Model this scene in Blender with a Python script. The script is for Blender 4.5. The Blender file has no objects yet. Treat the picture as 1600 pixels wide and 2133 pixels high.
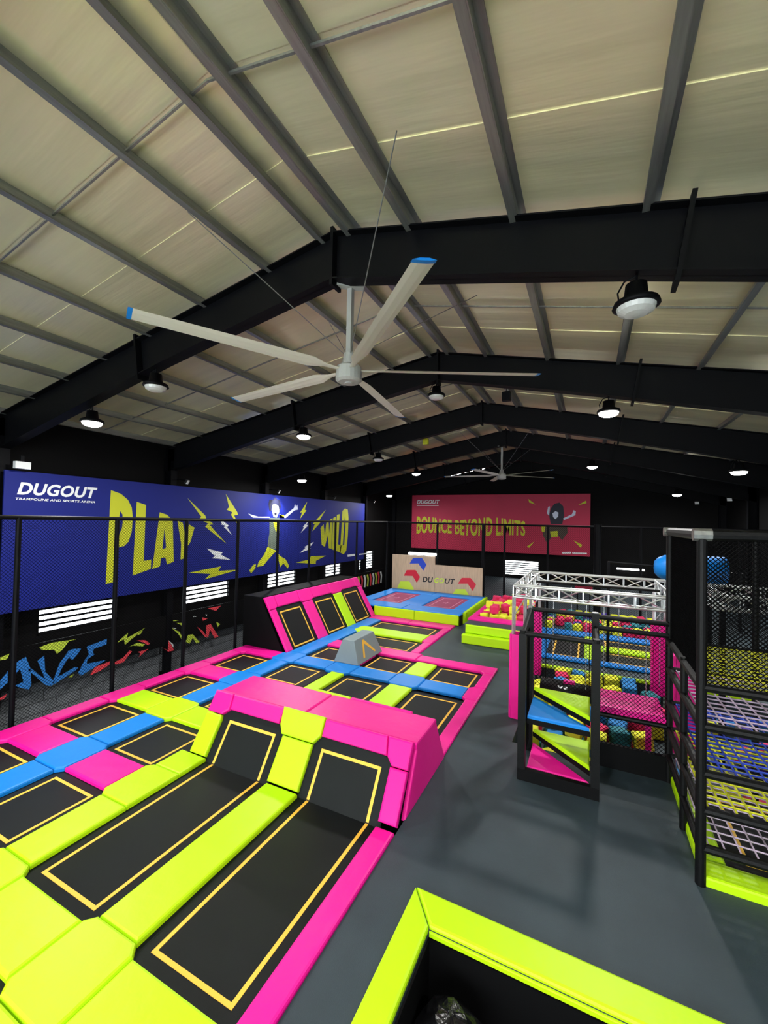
import bpy, math, random
from mathutils import Vector, Matrix
from mathutils.geometry import tessellate_polygon
random.seed(7)
scene = bpy.context.scene
COL = scene.collection

# ------------------------------------------------------------------ camera
# phone wide lens, standing on a mezzanine 4.6 m above the trampoline deck; metres, +Y runs down the hall
CAM = Vector((0, 0, 4.6)); FPX = 870.0; CX, CY = 800.0, 1066.5
vy = Vector((1226-CX, 1093-CY, FPX)).normalized()
vx = -Vector((-1000-CX, 1047-CY, FPX)); vx = (vx - vy*vx.dot(vy)).normalized()
vz = vx.cross(vy)
def _w(d): return Vector((vx.dot(d), vy.dot(d), vz.dot(d)))
right, down, fwd = _w(Vector((1,0,0))), _w(Vector((0,1,0))), _w(Vector((0,0,1)))
cd = bpy.data.cameras.new('camera'); cam = bpy.data.objects.new('camera', cd); COL.objects.link(cam)
cam.matrix_world = Matrix(((right.x,-down.x,-fwd.x,CAM.x),(right.y,-down.y,-fwd.y,CAM.y),(right.z,-down.z,-fwd.z,CAM.z),(0,0,0,1)))
cd.sensor_fit = 'HORIZONTAL'; cd.sensor_width = 36; cd.lens = 36*FPX/1600; cd.clip_start = .05; cd.clip_end = 300
scene.camera = cam
def ray(u, v): return _w(Vector((u-CX, v-CY, FPX)))
def on_x(u, v, X): d = ray(u, v); return CAM + d*((X-CAM.x)/d.x)
def on_y(u, v, Y): d = ray(u, v); return CAM + d*((Y-CAM.y)/d.y)

# ------------------------------------------------------------------ world, exposure
wd = bpy.data.worlds.new('daylight'); scene.world = wd; wd.use_nodes = True
wd.node_tree.nodes['Background'].inputs[0].default_value = (.93, .97, 1, 1)
wd.node_tree.nodes['Background'].inputs[1].default_value = 8.5
vs = scene.view_settings
vs.view_transform = 'Standard'; vs.look = 'None'; vs.gamma = 1; vs.use_curve_mapping = False
vs.exposure = 0.36
LAMP_W = 310.0

# ------------------------------------------------------------------ materials
def lin(c):
    return tuple((x/255/12.92 if x/255 <= .04045 else ((x/255+.055)/1.055)**2.4) for x in c)
MATS = {}
def mat(name, rgb, rough=.6, metal=0, spec=.5, bump=0, bscale=20, var=0, vscale=3, emit=0, bdist=.02, stretch=None):
    m = bpy.data.materials.new(name); m.use_nodes = True
    nt = m.node_tree; b = nt.nodes['Principled BSDF']
    c = lin(rgb) + (1,)
    b.inputs['Base Color'].default_value = c; b.inputs['Roughness'].default_value = rough
    b.inputs['Metallic'].default_value = metal; b.inputs['Specular IOR Level'].default_value = spec
    if emit:
        b.inputs['Emission Color'].default_value = c; b.inputs['Emission Strength'].default_value = emit
    tc = nt.nodes.new('ShaderNodeTexCoord'); vec = tc.outputs['Object']
    if stretch:
        mp = nt.nodes.new('ShaderNodeMapping'); mp.inputs['Scale'].default_value = stretch
        nt.links.new(vec, mp.inputs['Vector']); vec = mp.outputs['Vector']
    if var:
        n = nt.nodes.new('ShaderNodeTexNoise'); n.inputs['Scale'].default_value = vscale; n.inputs['Detail'].default_value = 5
        nt.links.new(vec, n.inputs['Vector'])
        r = nt.nodes.new('ShaderNodeValToRGB')
        r.color_ramp.elements[0].position = .3; r.color_ramp.elements[1].position = .72
        r.color_ramp.elements[0].color = tuple(x*(1-var) for x in c[:3]) + (1,)
        r.color_ramp.elements[1].color = tuple(min(1, x*(1+var)) for x in c[:3]) + (1,)
        nt.links.new(n.outputs['Fac'], r.inputs['Fac']); nt.links.new(r.outputs['Color'], b.inputs['Base Color'])
    if bump:
        n = nt.nodes.new('ShaderNodeTexNoise'); n.inputs['Scale'].default_value = bscale; n.inputs['Detail'].default_value = 4
        nt.links.new(vec, n.inputs['Vector'])
        bp = nt.nodes.new('ShaderNodeBump'); bp.inputs['Strength'].default_value = bump; bp.inputs['Distance'].default_value = bdist
        nt.links.new(n.outputs['Fac'], bp.inputs['Height']); nt.links.new(bp.outputs['Normal'], b.inputs['Normal'])
    MATS[name] = m; return m
PINK = mat('pink_vinyl', (230, 14, 142), .45, spec=.3, bump=.4, bscale=4)
LIME = mat('lime_vinyl', (180, 228, 8), .45, spec=.3, bump=.4, bscale=4)
BLUE = mat('blue_vinyl', (12, 122, 208), .45, spec=.3, bump=.4, bscale=4)
BEDM = mat('black_bed_mesh', (11, 16, 17), .5, spec=.2, bump=.3, bscale=300, var=.2, vscale=2)
TAPE = mat('amber_tape', (240, 186, 62), .6)
RUBBER = mat('grey_rubber_floor', (48, 60, 66), .55, spec=.3, bump=.2, bscale=90, var=.14, vscale=1.3)
BLACK = mat('black_paint', (7, 7, 8), .6, spec=.12, var=.15, vscale=1)
BLKWALL = mat('black_wall_cladding', (9, 9, 10), .75, spec=.12, var=.2, vscale=.6)
STEEL = mat('black_steel', (6, 7, 11), .55, spec=.12, bump=.05, bscale=30)
FOAMT = mat('black_foam_tube', (8, 9, 10), .5, spec=.2, bump=.2, bscale=60)
NETM = mat('black_net_cord', (7, 7, 8), .9, spec=.05)
GALV = mat('galvanised_steel', (150, 152, 150), .38, metal=.75, var=.18, vscale=4, stretch=(4, .3, 4))
FOIL = mat('foil_insulation', (236, 230, 192), .38, metal=.55, bump=.5, bscale=.9, var=.12, vscale=.6, stretch=(.2, 2.4, 1), bdist=.07)
ALU = mat('aluminium_truss', (214, 218, 220), .3, metal=.8)
GREYB = mat('grey_vinyl', (122, 138, 142), .5, bump=.1, bscale=10)
WOOD = mat('pale_plywood', (196, 170, 140), .55, var=.12, vscale=3, stretch=(5, 1, .6))
BURG = mat('burgundy_bed', (140, 40, 86), .6, bump=.2, bscale=200)
WLINE = mat('pale_pink_line', (205, 130, 160), .6)
BANB = mat('blue_banner', (19, 31, 116), .6, spec=.25, var=.06, vscale=.5)
BANR = mat('crimson_banner', (176, 22, 66), .6, var=.06, vscale=.5)
PRY = mat('print_yellow', (190, 196, 30), .6); PRW = mat('print_white', (225, 230, 232), .6)
PRN = mat('print_navy', (10, 10, 38), .6); PRS = mat('print_pale_skin', (196, 204, 226), .6)
PRG = mat('print_grey_shirt', (92, 104, 92), .6); PRD = mat('print_dark_olive', (70, 56, 46), .6)
PRB = mat('print_royal_blue', (22, 66, 190), .5); PRR = mat('print_red', (206, 20, 48), .5)
PRL = mat('print_lime', (205, 232, 60), .5); PRK = mat('print_black', (18, 18, 20), .5)
GRB = mat('graffiti_blue', (42, 118, 196), .6); GRR = mat('graffiti_red', (226, 66, 78), .6); GRY = mat('graffiti_yellow', (186, 206, 64), .6)
BLOCK = mat('grey_block', (112, 116, 120), .8, bump=.4, bscale=25, var=.12, vscale=4)
FANW = mat('fan_white', (206, 204, 190), .45); FANG = mat('fan_motor_grey', (160, 162, 158), .45)
WHITEP = mat('white_plastic', (226, 230, 230), .4)
CHAIN = mat('steel_chain', (170, 172, 176), .35, metal=.8)
BAG = mat('black_bin_liner', (14, 14, 16), .22, bump=.9, bscale=9)
LENS_ON = mat('lamp_lens_lit', (255, 252, 245), .4, emit=40)
LENS_OFF = mat('lamp_lens_dark', (205, 208, 205), .25)
TUBE_ON = mat('fluorescent_tube', (255, 255, 255), .4, emit=9)
ROPEY = mat('yellow_rope', (222, 224, 40), .7); ROPEP = mat('lilac_rope', (206, 186, 214), .7)
ROPEB = mat('blue_rope', (40, 70, 190), .7)
FCOL = {'pink': mat('foam_pink', (214, 34, 92), .8), 'yellow': mat('foam_yellow', (226, 230, 50), .8),
        'blue': mat('foam_blue', (40, 130, 200), .8), 'purple': mat('foam_purple', (70, 48, 150), .8), 'teal': mat('foam_teal', (36, 120, 132), .8)}
GLASS = bpy.data.materials.new('louvre_glass'); GLASS.use_nodes = True
nt = GLASS.node_tree; b = nt.nodes['Principled BSDF']; out = nt.nodes['Material Output']
tr = nt.nodes.new('ShaderNodeBsdfTransparent'); tr.inputs[0].default_value = (.96, .98, .98, 1)
gl = nt.nodes.new('ShaderNodeBsdfGlossy'); gl.inputs['Roughness'].default_value = .1
mx = nt.nodes.new('ShaderNodeMixShader'); mx.inputs[0].default_value = .08
nt.links.new(tr.outputs[0], mx.inputs[1]); nt.links.new(gl.outputs[0], mx.inputs[2]); nt.links.new(mx.outputs[0], out.inputs['Surface'])

# ------------------------------------------------------------------ mesh helpers
class MB:
    def __init__(s): s.v = []; s.f = []
    def add(s, vs, fs):
        o = len(s.v); s.v += [tuple(p) for p in vs]; s.f += [tuple(i+o for i in f) for f in fs]; return s
    def box(s, x0, x1, y0, y1, z0, z1):
        return s.add([(x0,y0,z0),(x1,y0,z0),(x1,y1,z0),(x0,y1,z0),(x0,y0,z1),(x1,y0,z1),(x1,y1,z1),(x0,y1,z1)],
                     [(0,3,2,1),(4,5,6,7),(0,1,5,4),(1,2,6,5),(2,3,7,6),(3,0,4,7)])
    def bar(s, a, b, w, h=None, up=(0,0,1)):
        a, b = Vector(a), Vector(b); h = h or w; d = (b-a).normalized(); up = Vector(up)
        if abs(d.dot(up)) > .99: up = Vector((0,1,0))
        x = d.cross(up).normalized()*(w/2); y = x.cross(d).normalized()*(h/2)
        return s.add([a-x-y, a+x-y, a+x+y, a-x+y, b-x-y, b+x-y, b+x+y, b-x+y],
                     [(3,2,1,0),(4,5,6,7),(0,1,5,4),(1,2,6,5),(2,3,7,6),(3,0,4,7)])
    def tube(s, a, b, r, n=8, r2=None):
        a, b = Vector(a), Vector(b); r2 = r if r2 is None else r2; d = (b-a).normalized()
        up = Vector((0,0,1)) if abs(d.z) < .9 else Vector((1,0,0))
        x = d.cross(up).normalized(); y = x.cross(d)
        ring = lambda c, q: [c + (x*math.cos(2*math.pi*i/n) + y*math.sin(2*math.pi*i/n))*q for i in range(n)]
        return s.add(ring(a, r)+ring(b, r2), [(i, n+i, n+(i+1)%n, (i+1)%n) for i in range(n)] + [tuple(range(n)), tuple(range(2*n-1, n-1, -1))])
    def path(s, pts, r, n=6):
        for p, q in zip(pts[:-1], pts[1:]): s.tube(p, q, r, n)
        return s
    def lathe(s, prof, c=(0,0,0), n=20):
        c = Vector(c); vs = []
        for r, z in prof:
            for i in range(n): t = 2*math.pi*i/n; vs.append(c+Vector((r*math.cos(t), r*math.sin(t), z)))
        fs = []
        for k in range(len(prof)-1):
            for i in range(n): fs.append((k*n+i, k*n+(i+1)%n, (k+1)*n+(i+1)%n, (k+1)*n+i))
        fs += [tuple(range(n-1, -1, -1)), tuple(range((len(prof)-1)*n, len(prof)*n))]
        return s.add(vs, fs)
    def prism(s, poly, axis, a, b):
        """poly: 2-D outline in the two other axes, extruded along axis from a to b"""
        n = len(poly)
        def P(p, t):
            return {'x': (t, p[0], p[1]), 'y': (p[0], t, p[1]), 'z': (p[0], p[1], t)}[axis]
        tri = tessellate_polygon([[Vector((p[0], p[1], 0)) for p in poly]])
        vs = [P(p, a) for p in poly] + [P(p, b) for p in poly]
        return s.add(vs, [tuple(t) for t in tri] + [tuple(i+n for i in reversed(t)) for t in tri] + [(i, (i+1)%n, n+(i+1)%n, n+i) for i in range(n)])
    def build(s, name, m, parent=None, smooth=False, kind=None):
        me = bpy.data.meshes.new(name); me.from_pydata(s.v, [], s.f); me.validate(); me.materials.append(m)
        bm_fix(me)
        if smooth:
            for p in me.polygons: p.use_smooth = True
        o = bpy.data.objects.new(name, me); COL.objects.link(o)
        if parent: o.parent = parent
        if kind: o['kind'] = kind
        return o
import bmesh
def bm_fix(me):
    bm = bmesh.new(); bm.from_mesh(me); bmesh.ops.recalc_face_normals(bm, faces=bm.faces); bm.to_mesh(me); bm.free()
def tag(o, label, cat, group=None):
    o['label'] = label; o['category'] = cat
    if group: o['group'] = group
    return o
def thing(name, label, cat, group=None, loc=(0,0,0)):
    o = bpy.data.objects.new(name, None); COL.objects.link(o); o.location = loc; o.empty_display_size = .2
    return tag(o, label, cat, group)
def struct(o): o['kind'] = 'structure'; return o
def kid(o, parent):
    o.parent = parent
    if parent.type == 'EMPTY' or True: o.matrix_parent_inverse = Matrix.Translation(-Vector(parent.location))
    return o
def frame(O, U, V):
    O, U, V = Vector(O), Vector(U).normalized(), Vector(V).normalized(); N = U.cross(V)
    return lambda a, b, c=0: O + U*a + V*b + N*c
FLAT = lambda a, b, c=0: Vector((a, b, c))
def inset(poly, d):
    n = len(poly); res = []
    A = sum(poly[i][0]*poly[(i+1)%n][1]-poly[(i+1)%n][0]*poly[i][1] for i in range(n))
    sg = 1 if A > 0 else -1
    for i in range(n):
        p0, p1, p2 = (Vector(poly[(i+k)%n]).to_2d() for k in (-1, 0, 1))
        e1, e2 = (p1-p0).normalized(), (p2-p1).normalized()
        n1, n2 = Vector((-e1.y, e1.x))*sg, Vector((-e2.y, e2.x))*sg
        m = n1+n2; k = m.dot(n1)
        q = p1 + m*(d/max(k, .35)) if m.length > 1e-6 else p1+n1*d
        res.append((q.x, q.y))
    return res
def pad(poly, m, parent, fr=FLAT, z0=-.03, h=.08, bev=.03, name='pad'):
    """soft vinyl pad with rounded shoulders"""
    n = len(poly); A = sum(poly[i][0]*poly[(i+1)%n][1]-poly[(i+1)%n][0]*poly[i][1] for i in range(n))
    if A < 0: poly = poly[::-1]
    p = inset(poly, .006); rings = [(p, z0), (p, z0+h-bev), (inset(p, bev*.35), z0+h-bev*.3), (inset(p, bev*1.1), z0+h)]
    vs = [fr(x, y, z) for q, z in rings for x, y in q]
    fs = []
    for k in range(3):
        fs += [(k*n+i, k*n+(i+1)%n, (k+1)*n+(i+1)%n, (k+1)*n+i) for i in range(n)]
    fs += [tuple(range(3*n, 4*n)), tuple(range(n-1, -1, -1))]
    mb = MB(); mb.add(vs, fs)
    return mb.build(name, m, parent, smooth=False)
def rect(x0, x1, y0, y1): return [(x0,y0),(x1,y0),(x1,y1),(x0,y1)]
def slab(poly, m, parent, fr, c0, c1, name, kind=None):
    n = len(poly); tri = tessellate_polygon([[Vector((p[0], p[1], 0)) for p in poly]])
    mb = MB(); mb.add([fr(x, y, c0) for x, y in poly]+[fr(x, y, c1) for x, y in poly],
        [tuple(t) for t in tri]+[tuple(i+n for i in reversed(t)) for t in tri]+[(i,(i+1)%n,n+(i+1)%n,n+i) for i in range(n)])
    return mb.build(name, m, parent, kind=kind)
def flatprint(polys, m, parent, fr, c, name, th=.004):
    """flat print: outlines (optionally with hole lists) on a plane, a few mm proud"""
    mb = MB()
    for poly in polys:
        loops = poly if isinstance(poly[0][0], (tuple, list)) else [poly]
        pts = [q for l in loops for q in l]; n = len(pts)
        tri = tessellate_polygon([[Vector((q[0], q[1], 0)) for q in l] for l in loops])
        fs = [tuple(t) for t in tri] + [tuple(i+n for i in reversed(t)) for t in tri]; o = 0
        for l in loops:
            k = len(l); fs += [(o+i, o+(i+1)%k, n+o+(i+1)%k, n+o+i) for i in range(k)]; o += k
        mb.add([fr(x, y, c) for x, y in pts]+[fr(x, y, c+th) for x, y in pts], fs)
    return mb.build(name, m, parent)
def text_mesh(txt, m, parent, fr, x0, x1, y0, y1, c, name, shear=0, bold=.02, warp=None, th=.004):
    cu = bpy.data.curves.new(name, 'FONT'); cu.body = txt; cu.shear = shear; cu.offset = bold; cu.resolution_u = 3; cu.space_character = 1.05
    o = bpy.data.objects.new(name, cu); COL.objects.link(o)
    dg = bpy.context.evaluated_depsgraph_get(); me = o.evaluated_get(dg).to_mesh()
    vs = [v.co.copy() for v in me.vertices]; fs = [tuple(p.vertices) for p in me.polygons]
    o.evaluated_get(dg).to_mesh_clear(); COL.objects.unlink(o); bpy.data.objects.remove(o); bpy.data.curves.remove(cu)
    ax, bx = min(v.x for v in vs), max(v.x for v in vs); ay, by = min(v.y for v in vs), max(v.y for v in vs)
    vs2 = []
    for v in vs:
        s, t = (v.x-ax)/(bx-ax), (v.y-ay)/(by-ay)
        if warp: s, t = warp(s, t)
        vs2.append((x0+(x1-x0)*s, y0+(y1-y0)*t))
    mb = MB(); mb.add([fr(x, y, c+th) for x, y in vs2], fs)
    return mb.build(name, m, parent)
def net(parent, O, U, V, w, h, cell=.05, r=.003, name='net', clip=None):
    """diamond netting: two families of straight diagonal cords, real geometry"""
    O, U, V = Vector(O), Vector(U).normalized(), Vector(V).normalized(); mb = MB()
    N = U.cross(V)
    k = -h
    while k < w:
        a0, a1 = max(0, k), min(w, k+h)
        if a1 - a0 > .02:
            for flip in (0, 1):
                b0, b1 = a0-k, a1-k
                if flip: b0, b1 = h-b0, h-b1
                p, q = O+U*a0+V*b0, O+U*a1+V*b1; d = (q-p).normalized(); s = d.cross(N).normalized()
                mb.add([p+s*r, p-s*r*.5+N*r*.87, p-s*r*.5-N*r*.87, q+s*r, q-s*r*.5+N*r*.87, q-s*r*.5-N*r*.87],
                       [(0,1,4,3),(1,2,5,4),(2,0,3,5)])
        k += cell*1.414
    return mb.build(name, NETM, parent, kind='stuff')

# ------------------------------------------------------------------ building shell
XL, XR, YB, YF, RX = -17.0, 8.6, 36.5, -7.0, -4.3
ZLOW = -2.7
def ztop(x): return 9.9 - (.18 if x < RX else .215)*abs(x-RX)      # top of rafters
HP = .22                                                         # purlin depth
# floor: raised grey deck with recesses, one mesh
holes = [(-11, -2.5, -3, 13.48, -.3), (-11, -5.2, 13.48, 18.06, -.3), (-1.58, 3.2, 1.2, 4.58, -1.0), (-1.4, 7.2, 9.2, 14.35, -.5)]
xs = sorted({-11, XR} | {h[0] for h in holes} | {h[1] for h in holes}); ys = sorted({YF, YB} | {h[2] for h in holes} | {h[3] for h in holes})
mb = MB()
for i in range(len(xs)-1):
    for j in range(len(ys)-1):
        cx_, cy_ = (xs[i]+xs[i+1])/2, (ys[j]+ys[j+1])/2; z = 0
        for h in holes:
            if h[0] < cx_ < h[1] and h[2] < cy_ < h[3]: z = h[4]
        mb.box(xs[i], xs[i+1], ys[j], ys[j+1], ZLOW, z)
mb.box(XL, -11, YF, YB, ZLOW-.1, ZLOW)
struct(mb.build('floor', RUBBER))
# left wall with louvre windows
WY = [(7.75, 10.5), (13.6, 16.3), (19.2, 21.9), (24.6, 27.4), (30.2, 32.7)]; WZ = (.4, 1.95)
mb = MB(); top = ztop(XL)+HP
mb.box(XL-.15, XL, YF, YB, ZLOW, WZ[0]); mb.box(XL-.15, XL, YF, YB, WZ[1], top)
e = [YF] + [q for w in WY for q in w] + [YB]
for a, b in zip(e[0::2], e[1::2]): mb.box(XL-.15, XL, a, b, WZ[0], WZ[1])
wall_left = struct(mb.build('wall_left', BLKWALL))
bm_ = MB(); bm_.box(-.03, .03, 0, .78, 0, .36); proto = None
for row in range(4):
    y = 3.2 + .4*(row % 2)
    while y < 24:
        if proto is None: proto = o = bm_.build('block', BLOCK, wall_left)
        else: o = proto.copy(); COL.objects.link(o)
        o.location = (XL+.03+random.uniform(0, .008), y, ZLOW+.05+row*.385); y += .8
# back wall: gable with a window and a row of daylight gaps under the roof sheets
bwx = (-6.5, -3.62); bwz = (.2, 1.5)
def zroof(x): return ztop(x)+HP
mb = MB()
mb.prism([(XL, ZLOW), (bwx[0], ZLOW), (bwx[0], zroof(bwx[0])-.12), (XL, zroof(XL)-.12)], 'y', YB, YB+.15)
mb.prism([(bwx[1], ZLOW), (XR, ZLOW), (XR, zroof(XR)), (RX+.7, zroof(RX+.7)), (bwx[1], zroof(bwx[1]))], 'y', YB, YB+.15)
mb.prism([(bwx[0], ZLOW), (bwx[1], ZLOW), (bwx[1], bwz[0]), (bwx[0], bwz[0])], 'y', YB, YB+.15)
mb.prism([(bwx[0], bwz[1]), (bwx[1], bwz[1]), (bwx[1], zroof(bwx[1])), (RX, zroof(RX)), (bwx[0], zroof(bwx[0]))], 'y', YB, YB+.15)
x = XL
while x < bwx[0]:
    if x < -15.7 or x > -8.3: w = .6
    else: w = random.choice((.12, .2, .12, .3))
    mb.prism([(x, zroof(x)-.13), (min(x+w, bwx[0]), zroof(min(x+w, bwx[0]))-.13), (min(x+w, bwx[0]), zroof(min(x+w, bwx[0]))), (x, zroof(x))], 'y', YB, YB+.15)
    x += w + (0 if w == .6 else random.choice((.28, .4, .34)))
struct(mb.build('wall_back', BLKWALL))
mb = MB(); top = ztop(XR)+HP
mb.box(XR, XR+.15, YF, YB, ZLOW, WZ[0]); mb.box(XR, XR+.15, YF, YB, WZ[1], top)
for a, b in zip(e[0::2], e[1::2]): mb.box(XR, XR+.15, a, b, WZ[0], WZ[1])
struct(mb.build('wall_right', BLKWALL))
# unseen wall behind the viewpoint; wide glazed band added to brighten the ceiling
EX, EZ = (-14.0, 6.0), (.4, 5.2); mb = MB()
mb.box(XL, XR, YF-.15, YF, ZLOW, EZ[0]); mb.box(XL, EX[0], YF-.15, YF, EZ[0], EZ[1]); mb.box(EX[1], XR, YF-.15, YF, EZ[0], EZ[1])
mb.prism([(XL, EZ[1]), (XR, EZ[1]), (XR, zroof(XR)), (RX, zroof(RX)), (XL, zroof(XL))], 'y', YF-.15, YF); struct(mb.build('wall_front', BLKWALL))
o7 = bpy.data.objects.new('window_7', None); COL.objects.link(o7); struct(o7)
for i in range(10):
    x = EX[0]+2*i
    MB().box(x, x+.06, YF-.12, YF-.02, *EZ).build('added_mullion', BLACK, o7); MB().box(x+.06, x+2, YF-.08, YF-.07, *EZ).build('added_pane', GLASS, o7)
# louvre windows
def louvre(n, fr, w, h):
    o = bpy.data.objects.new('window_%d' % n, None); COL.objects.link(o); struct(o)
    f = MB()
    for a0, a1, b0, b1 in ((0, .05, 0, h), (w-.05, w, 0, h), (0, w, 0, .05), (0, w, h-.05, h)):
        f.add([fr(a, b, c) for c in (-.12, .02) for a, b in ((a0,b0),(a1,b0),(a1,b1),(a0,b1))],
              [(0,3,2,1),(4,5,6,7),(0,1,5,4),(1,2,6,5),(2,3,7,6),(3,0,4,7)])
    f.build('window_frame', BLACK, o)
    k = 7
    for i in range(k):
        b0 = .05+(h-.1)*i/k; b1 = .05+(h-.1)*(i+1)/k
        bl = MB(); bl.add([fr(.05,b0,-.02), fr(w-.05,b0,-.02), fr(w-.05,b1,-.08), fr(.05,b1,-.08), fr(.05,b0,-.026), fr(w-.05,b0,-.026), fr(w-.05,b1,-.086), fr(.05,b1,-.086)],
            [(0,1,2,3),(7,6,5,4),(0,4,5,1),(1,5,6,2),(2,6,7,3),(3,7,4,0)])
        bl.build('louvre_blade', GLASS, o)
        c = MB(); c.bar(fr(.05, b0, -.02), fr(w-.05, b0, -.02), .03, .08); c.build('blade_clip', BLACK, o)
for i, (a, b) in enumerate(WY): louvre(i+1, frame((XL, a, WZ[0]), (0,1,0), (0,0,1)), b-a, WZ[1]-WZ[0])
for i, (a, b) in enumerate(WY): louvre(i+8, frame((XR, b, WZ[0]), (0,-1,0), (0,0,1)), b-a, WZ[1]-WZ[0])
louvre(6, frame((bwx[0], YB, bwz[0]), (1,0,0), (0,0,1)), bwx[1]-bwx[0], bwz[1]-bwz[0])
# roof: foil-faced sheets side by side, purlins and sag rods belong to the ceiling
ceiling = bpy.data.objects.new('ceiling', None); COL.objects.link(ceiling); struct(ceiling)
y = YF
k = 0
while y < YB:
    w = min(1.5, YB+.1-y)
    for x0, x1 in ((XL-.1, RX), (RX, XR+.1)):
        mb = MB(); dz = .012*(k % 2)
        z0, z1 = zroof(x0)+dz, zroof(x1)+dz; n = 8
        vs, fs = [], []
        for i in range(n+1):
            x = x0+(x1-x0)*i/n; z = z0+(z1-z0)*i/n
            vs += [(x, y-.04, z), (x, y+w+.04, z), (x, y-.04, z+.06), (x, y+w+.04, z+.06)]
        for i in range(n):
            a = 4*i; fs += [(a, a+1, a+5, a+4), (a+2, a+6, a+7, a+3), (a, a+4, a+6, a+2), (a+1, a+3, a+7, a+5)]
        fs += [(0,2,3,1), (4*n, 4*n+1, 4*n+3, 4*n+2)]
        mb.add(vs, fs); mb.build('roof_sheet', FOIL, ceiling)
    y += w; k += 1
PX = [-16.6, -14.9, -13.15, -11.4, -9.65, -7.8, -5.95, -4.65, -3.95, -2.75, -1.02, .72, 2.45, 4.2, 5.95, 7.7]
for x in PX:
    mb = MB(); z = ztop(x); s = 1 if x < RX else -1
    mb.box(x-.015, x+.015, YF, YB-.05, z+.01, z+HP)                     # web
    mb.box(min(x, x+s*.11), max(x, x+s*.11), YF, YB-.05, z+.005, z+.03)   # bottom flange
    mb.box(min(x, x-s*.11), max(x, x-s*.11), YF, YB-.05, z+HP-.03, z+HP-.005)
    mb.box(min(x+s*.09, x+s*.11), max(x+s*.09, x+s*.11), YF, YB-.05, z+.02, z+.06)
    mb.build('purlin', GALV, ceiling)
for y in (-2.5, 3.55, 9.5, 15.5, 21.5, 27.5, 33.5):
    for x0, x1 in ((PX[0], RX), (RX, PX[-1])):
        mb = MB(); mb.bar((x0, y, ztop(x0)+.12), (x1, y, ztop(x1)+.12), .03, .03); mb.build('sag_rod', GALV, ceiling)

# steel portal frames
FY = [.5, 6.5, 12.5, 18.5, 24.5, 30.5, 36.34]
FL = ['black steel roof frame overhead behind the viewpoint', 'nearest black steel roof frame, ceiling fan hanging from its apex',
      'second black steel roof frame from the viewpoint', 'third black steel roof frame from the viewpoint', 'fourth black steel roof frame, far ceiling fan beneath its apex',
      'fifth black steel roof frame, in front of the crimson banner wall', 'black steel gable frame against the back wall']
def depth(x): 
    d = abs(x-RX); return .86 if d < 4.5 else .86+.22*(d-4.5)/8
for y, lab in zip(FY, FL):
    t = thing('portal_frame', lab, 'roof frame', 'black steel portal frames')
    for x0, x1 in ((-16.95, RX), (RX, 8.55)):
        mb = MB(); xs_ = [x0+(x1-x0)*i/8 for i in range(9)]
        tp = [(x, ztop(x)) for x in xs_]; bt = [(x, ztop(x)-depth(x)) for x in xs_]
        mb.prism(tp + bt[::-1], 'y', y-.012, y+.012)
        for line, o in ((tp, -.025), (bt, 0)):
            mb.prism(line + [(x, z+.025) for x, z in line[::-1]], 'y', y-.15, y+.15)
        mb.build('rafter', STEEL, t)
    mb = MB(); z = ztop(RX); mb.box(RX-.03, RX+.03, y-.16, y+.16, z-.98, z+.1); mb.build('apex_plate', STEEL, t)
    for x in (-9.9, 1.08):
        mb = MB(); z = ztop(x); mb.add([], []); s = 1 if x < RX else -1
        a = s*.18*.5; mb.bar((x+a, y, z-depth(x)-.12), (x-a, y, z+.12), .06, .34, up=(0,1,0))
        mb.build('splice_plate', STEEL, t)
    for x, w in ((-16.95, .5), (8.55, .5)):
        s = 1 if x < RX else -1
        mb = MB(); zt = ztop(x); xa = x; xb = x+s*.4
        mb.box(min(xa, xb), max(xa, xb), y-.012, y+.012, ZLOW, zt-.02)
        mb.box(xa-.012, xa+.012, y-.15, y+.15, ZLOW, zt); mb.box(xb-.012, xb+.012, y-.15, y+.15, ZLOW, zt-.6)
        mb.build('column', STEEL, t)

# ------------------------------------------------------------------ lamps
def lamp(x, y, lab, on=True, drop=None):
    z = ztop(x)-depth(x)
    t = thing('high_bay_lamp', lab, 'lamp', 'round high bay lamps under the roof frames', (x, y, z))
    body = kid(MB().lathe([(.06, -.1), (.13, -.12), (.15, -.3), (.27, -.36), (.29, -.42), (.26, -.43)], (x, y, z)).build('lamp_housing', STEEL, None, True), t)
    kid(MB().lathe([(.24, -.432), (.22, -.49), (.14, -.53), (.04, -.54)], (x, y, z)).build('lamp_lens', LENS_ON if on else LENS_OFF, None), t)
    kid(MB().path([(x, y, z-.001), (x, y, z-.12)], .02).path([(x-.02, y, z-.013), (x-.14, y, z-.05), (x-.22, y, z-.2), (x-.2, y, z-.34)], .012).build('hanging_hook', STEEL, None), t)
    if on:
        ld = bpy.data.lights.new('lamp_light', 'AREA'); ld.shape = 'DISK'; ld.size = .46; ld.energy = LAMP_W; ld.color = (1, .98, .95)
        lo = bpy.data.objects.new('lamp_light', ld); COL.objects.link(lo); lo.location = (x, y, z-.56); kid(lo, t)
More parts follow.
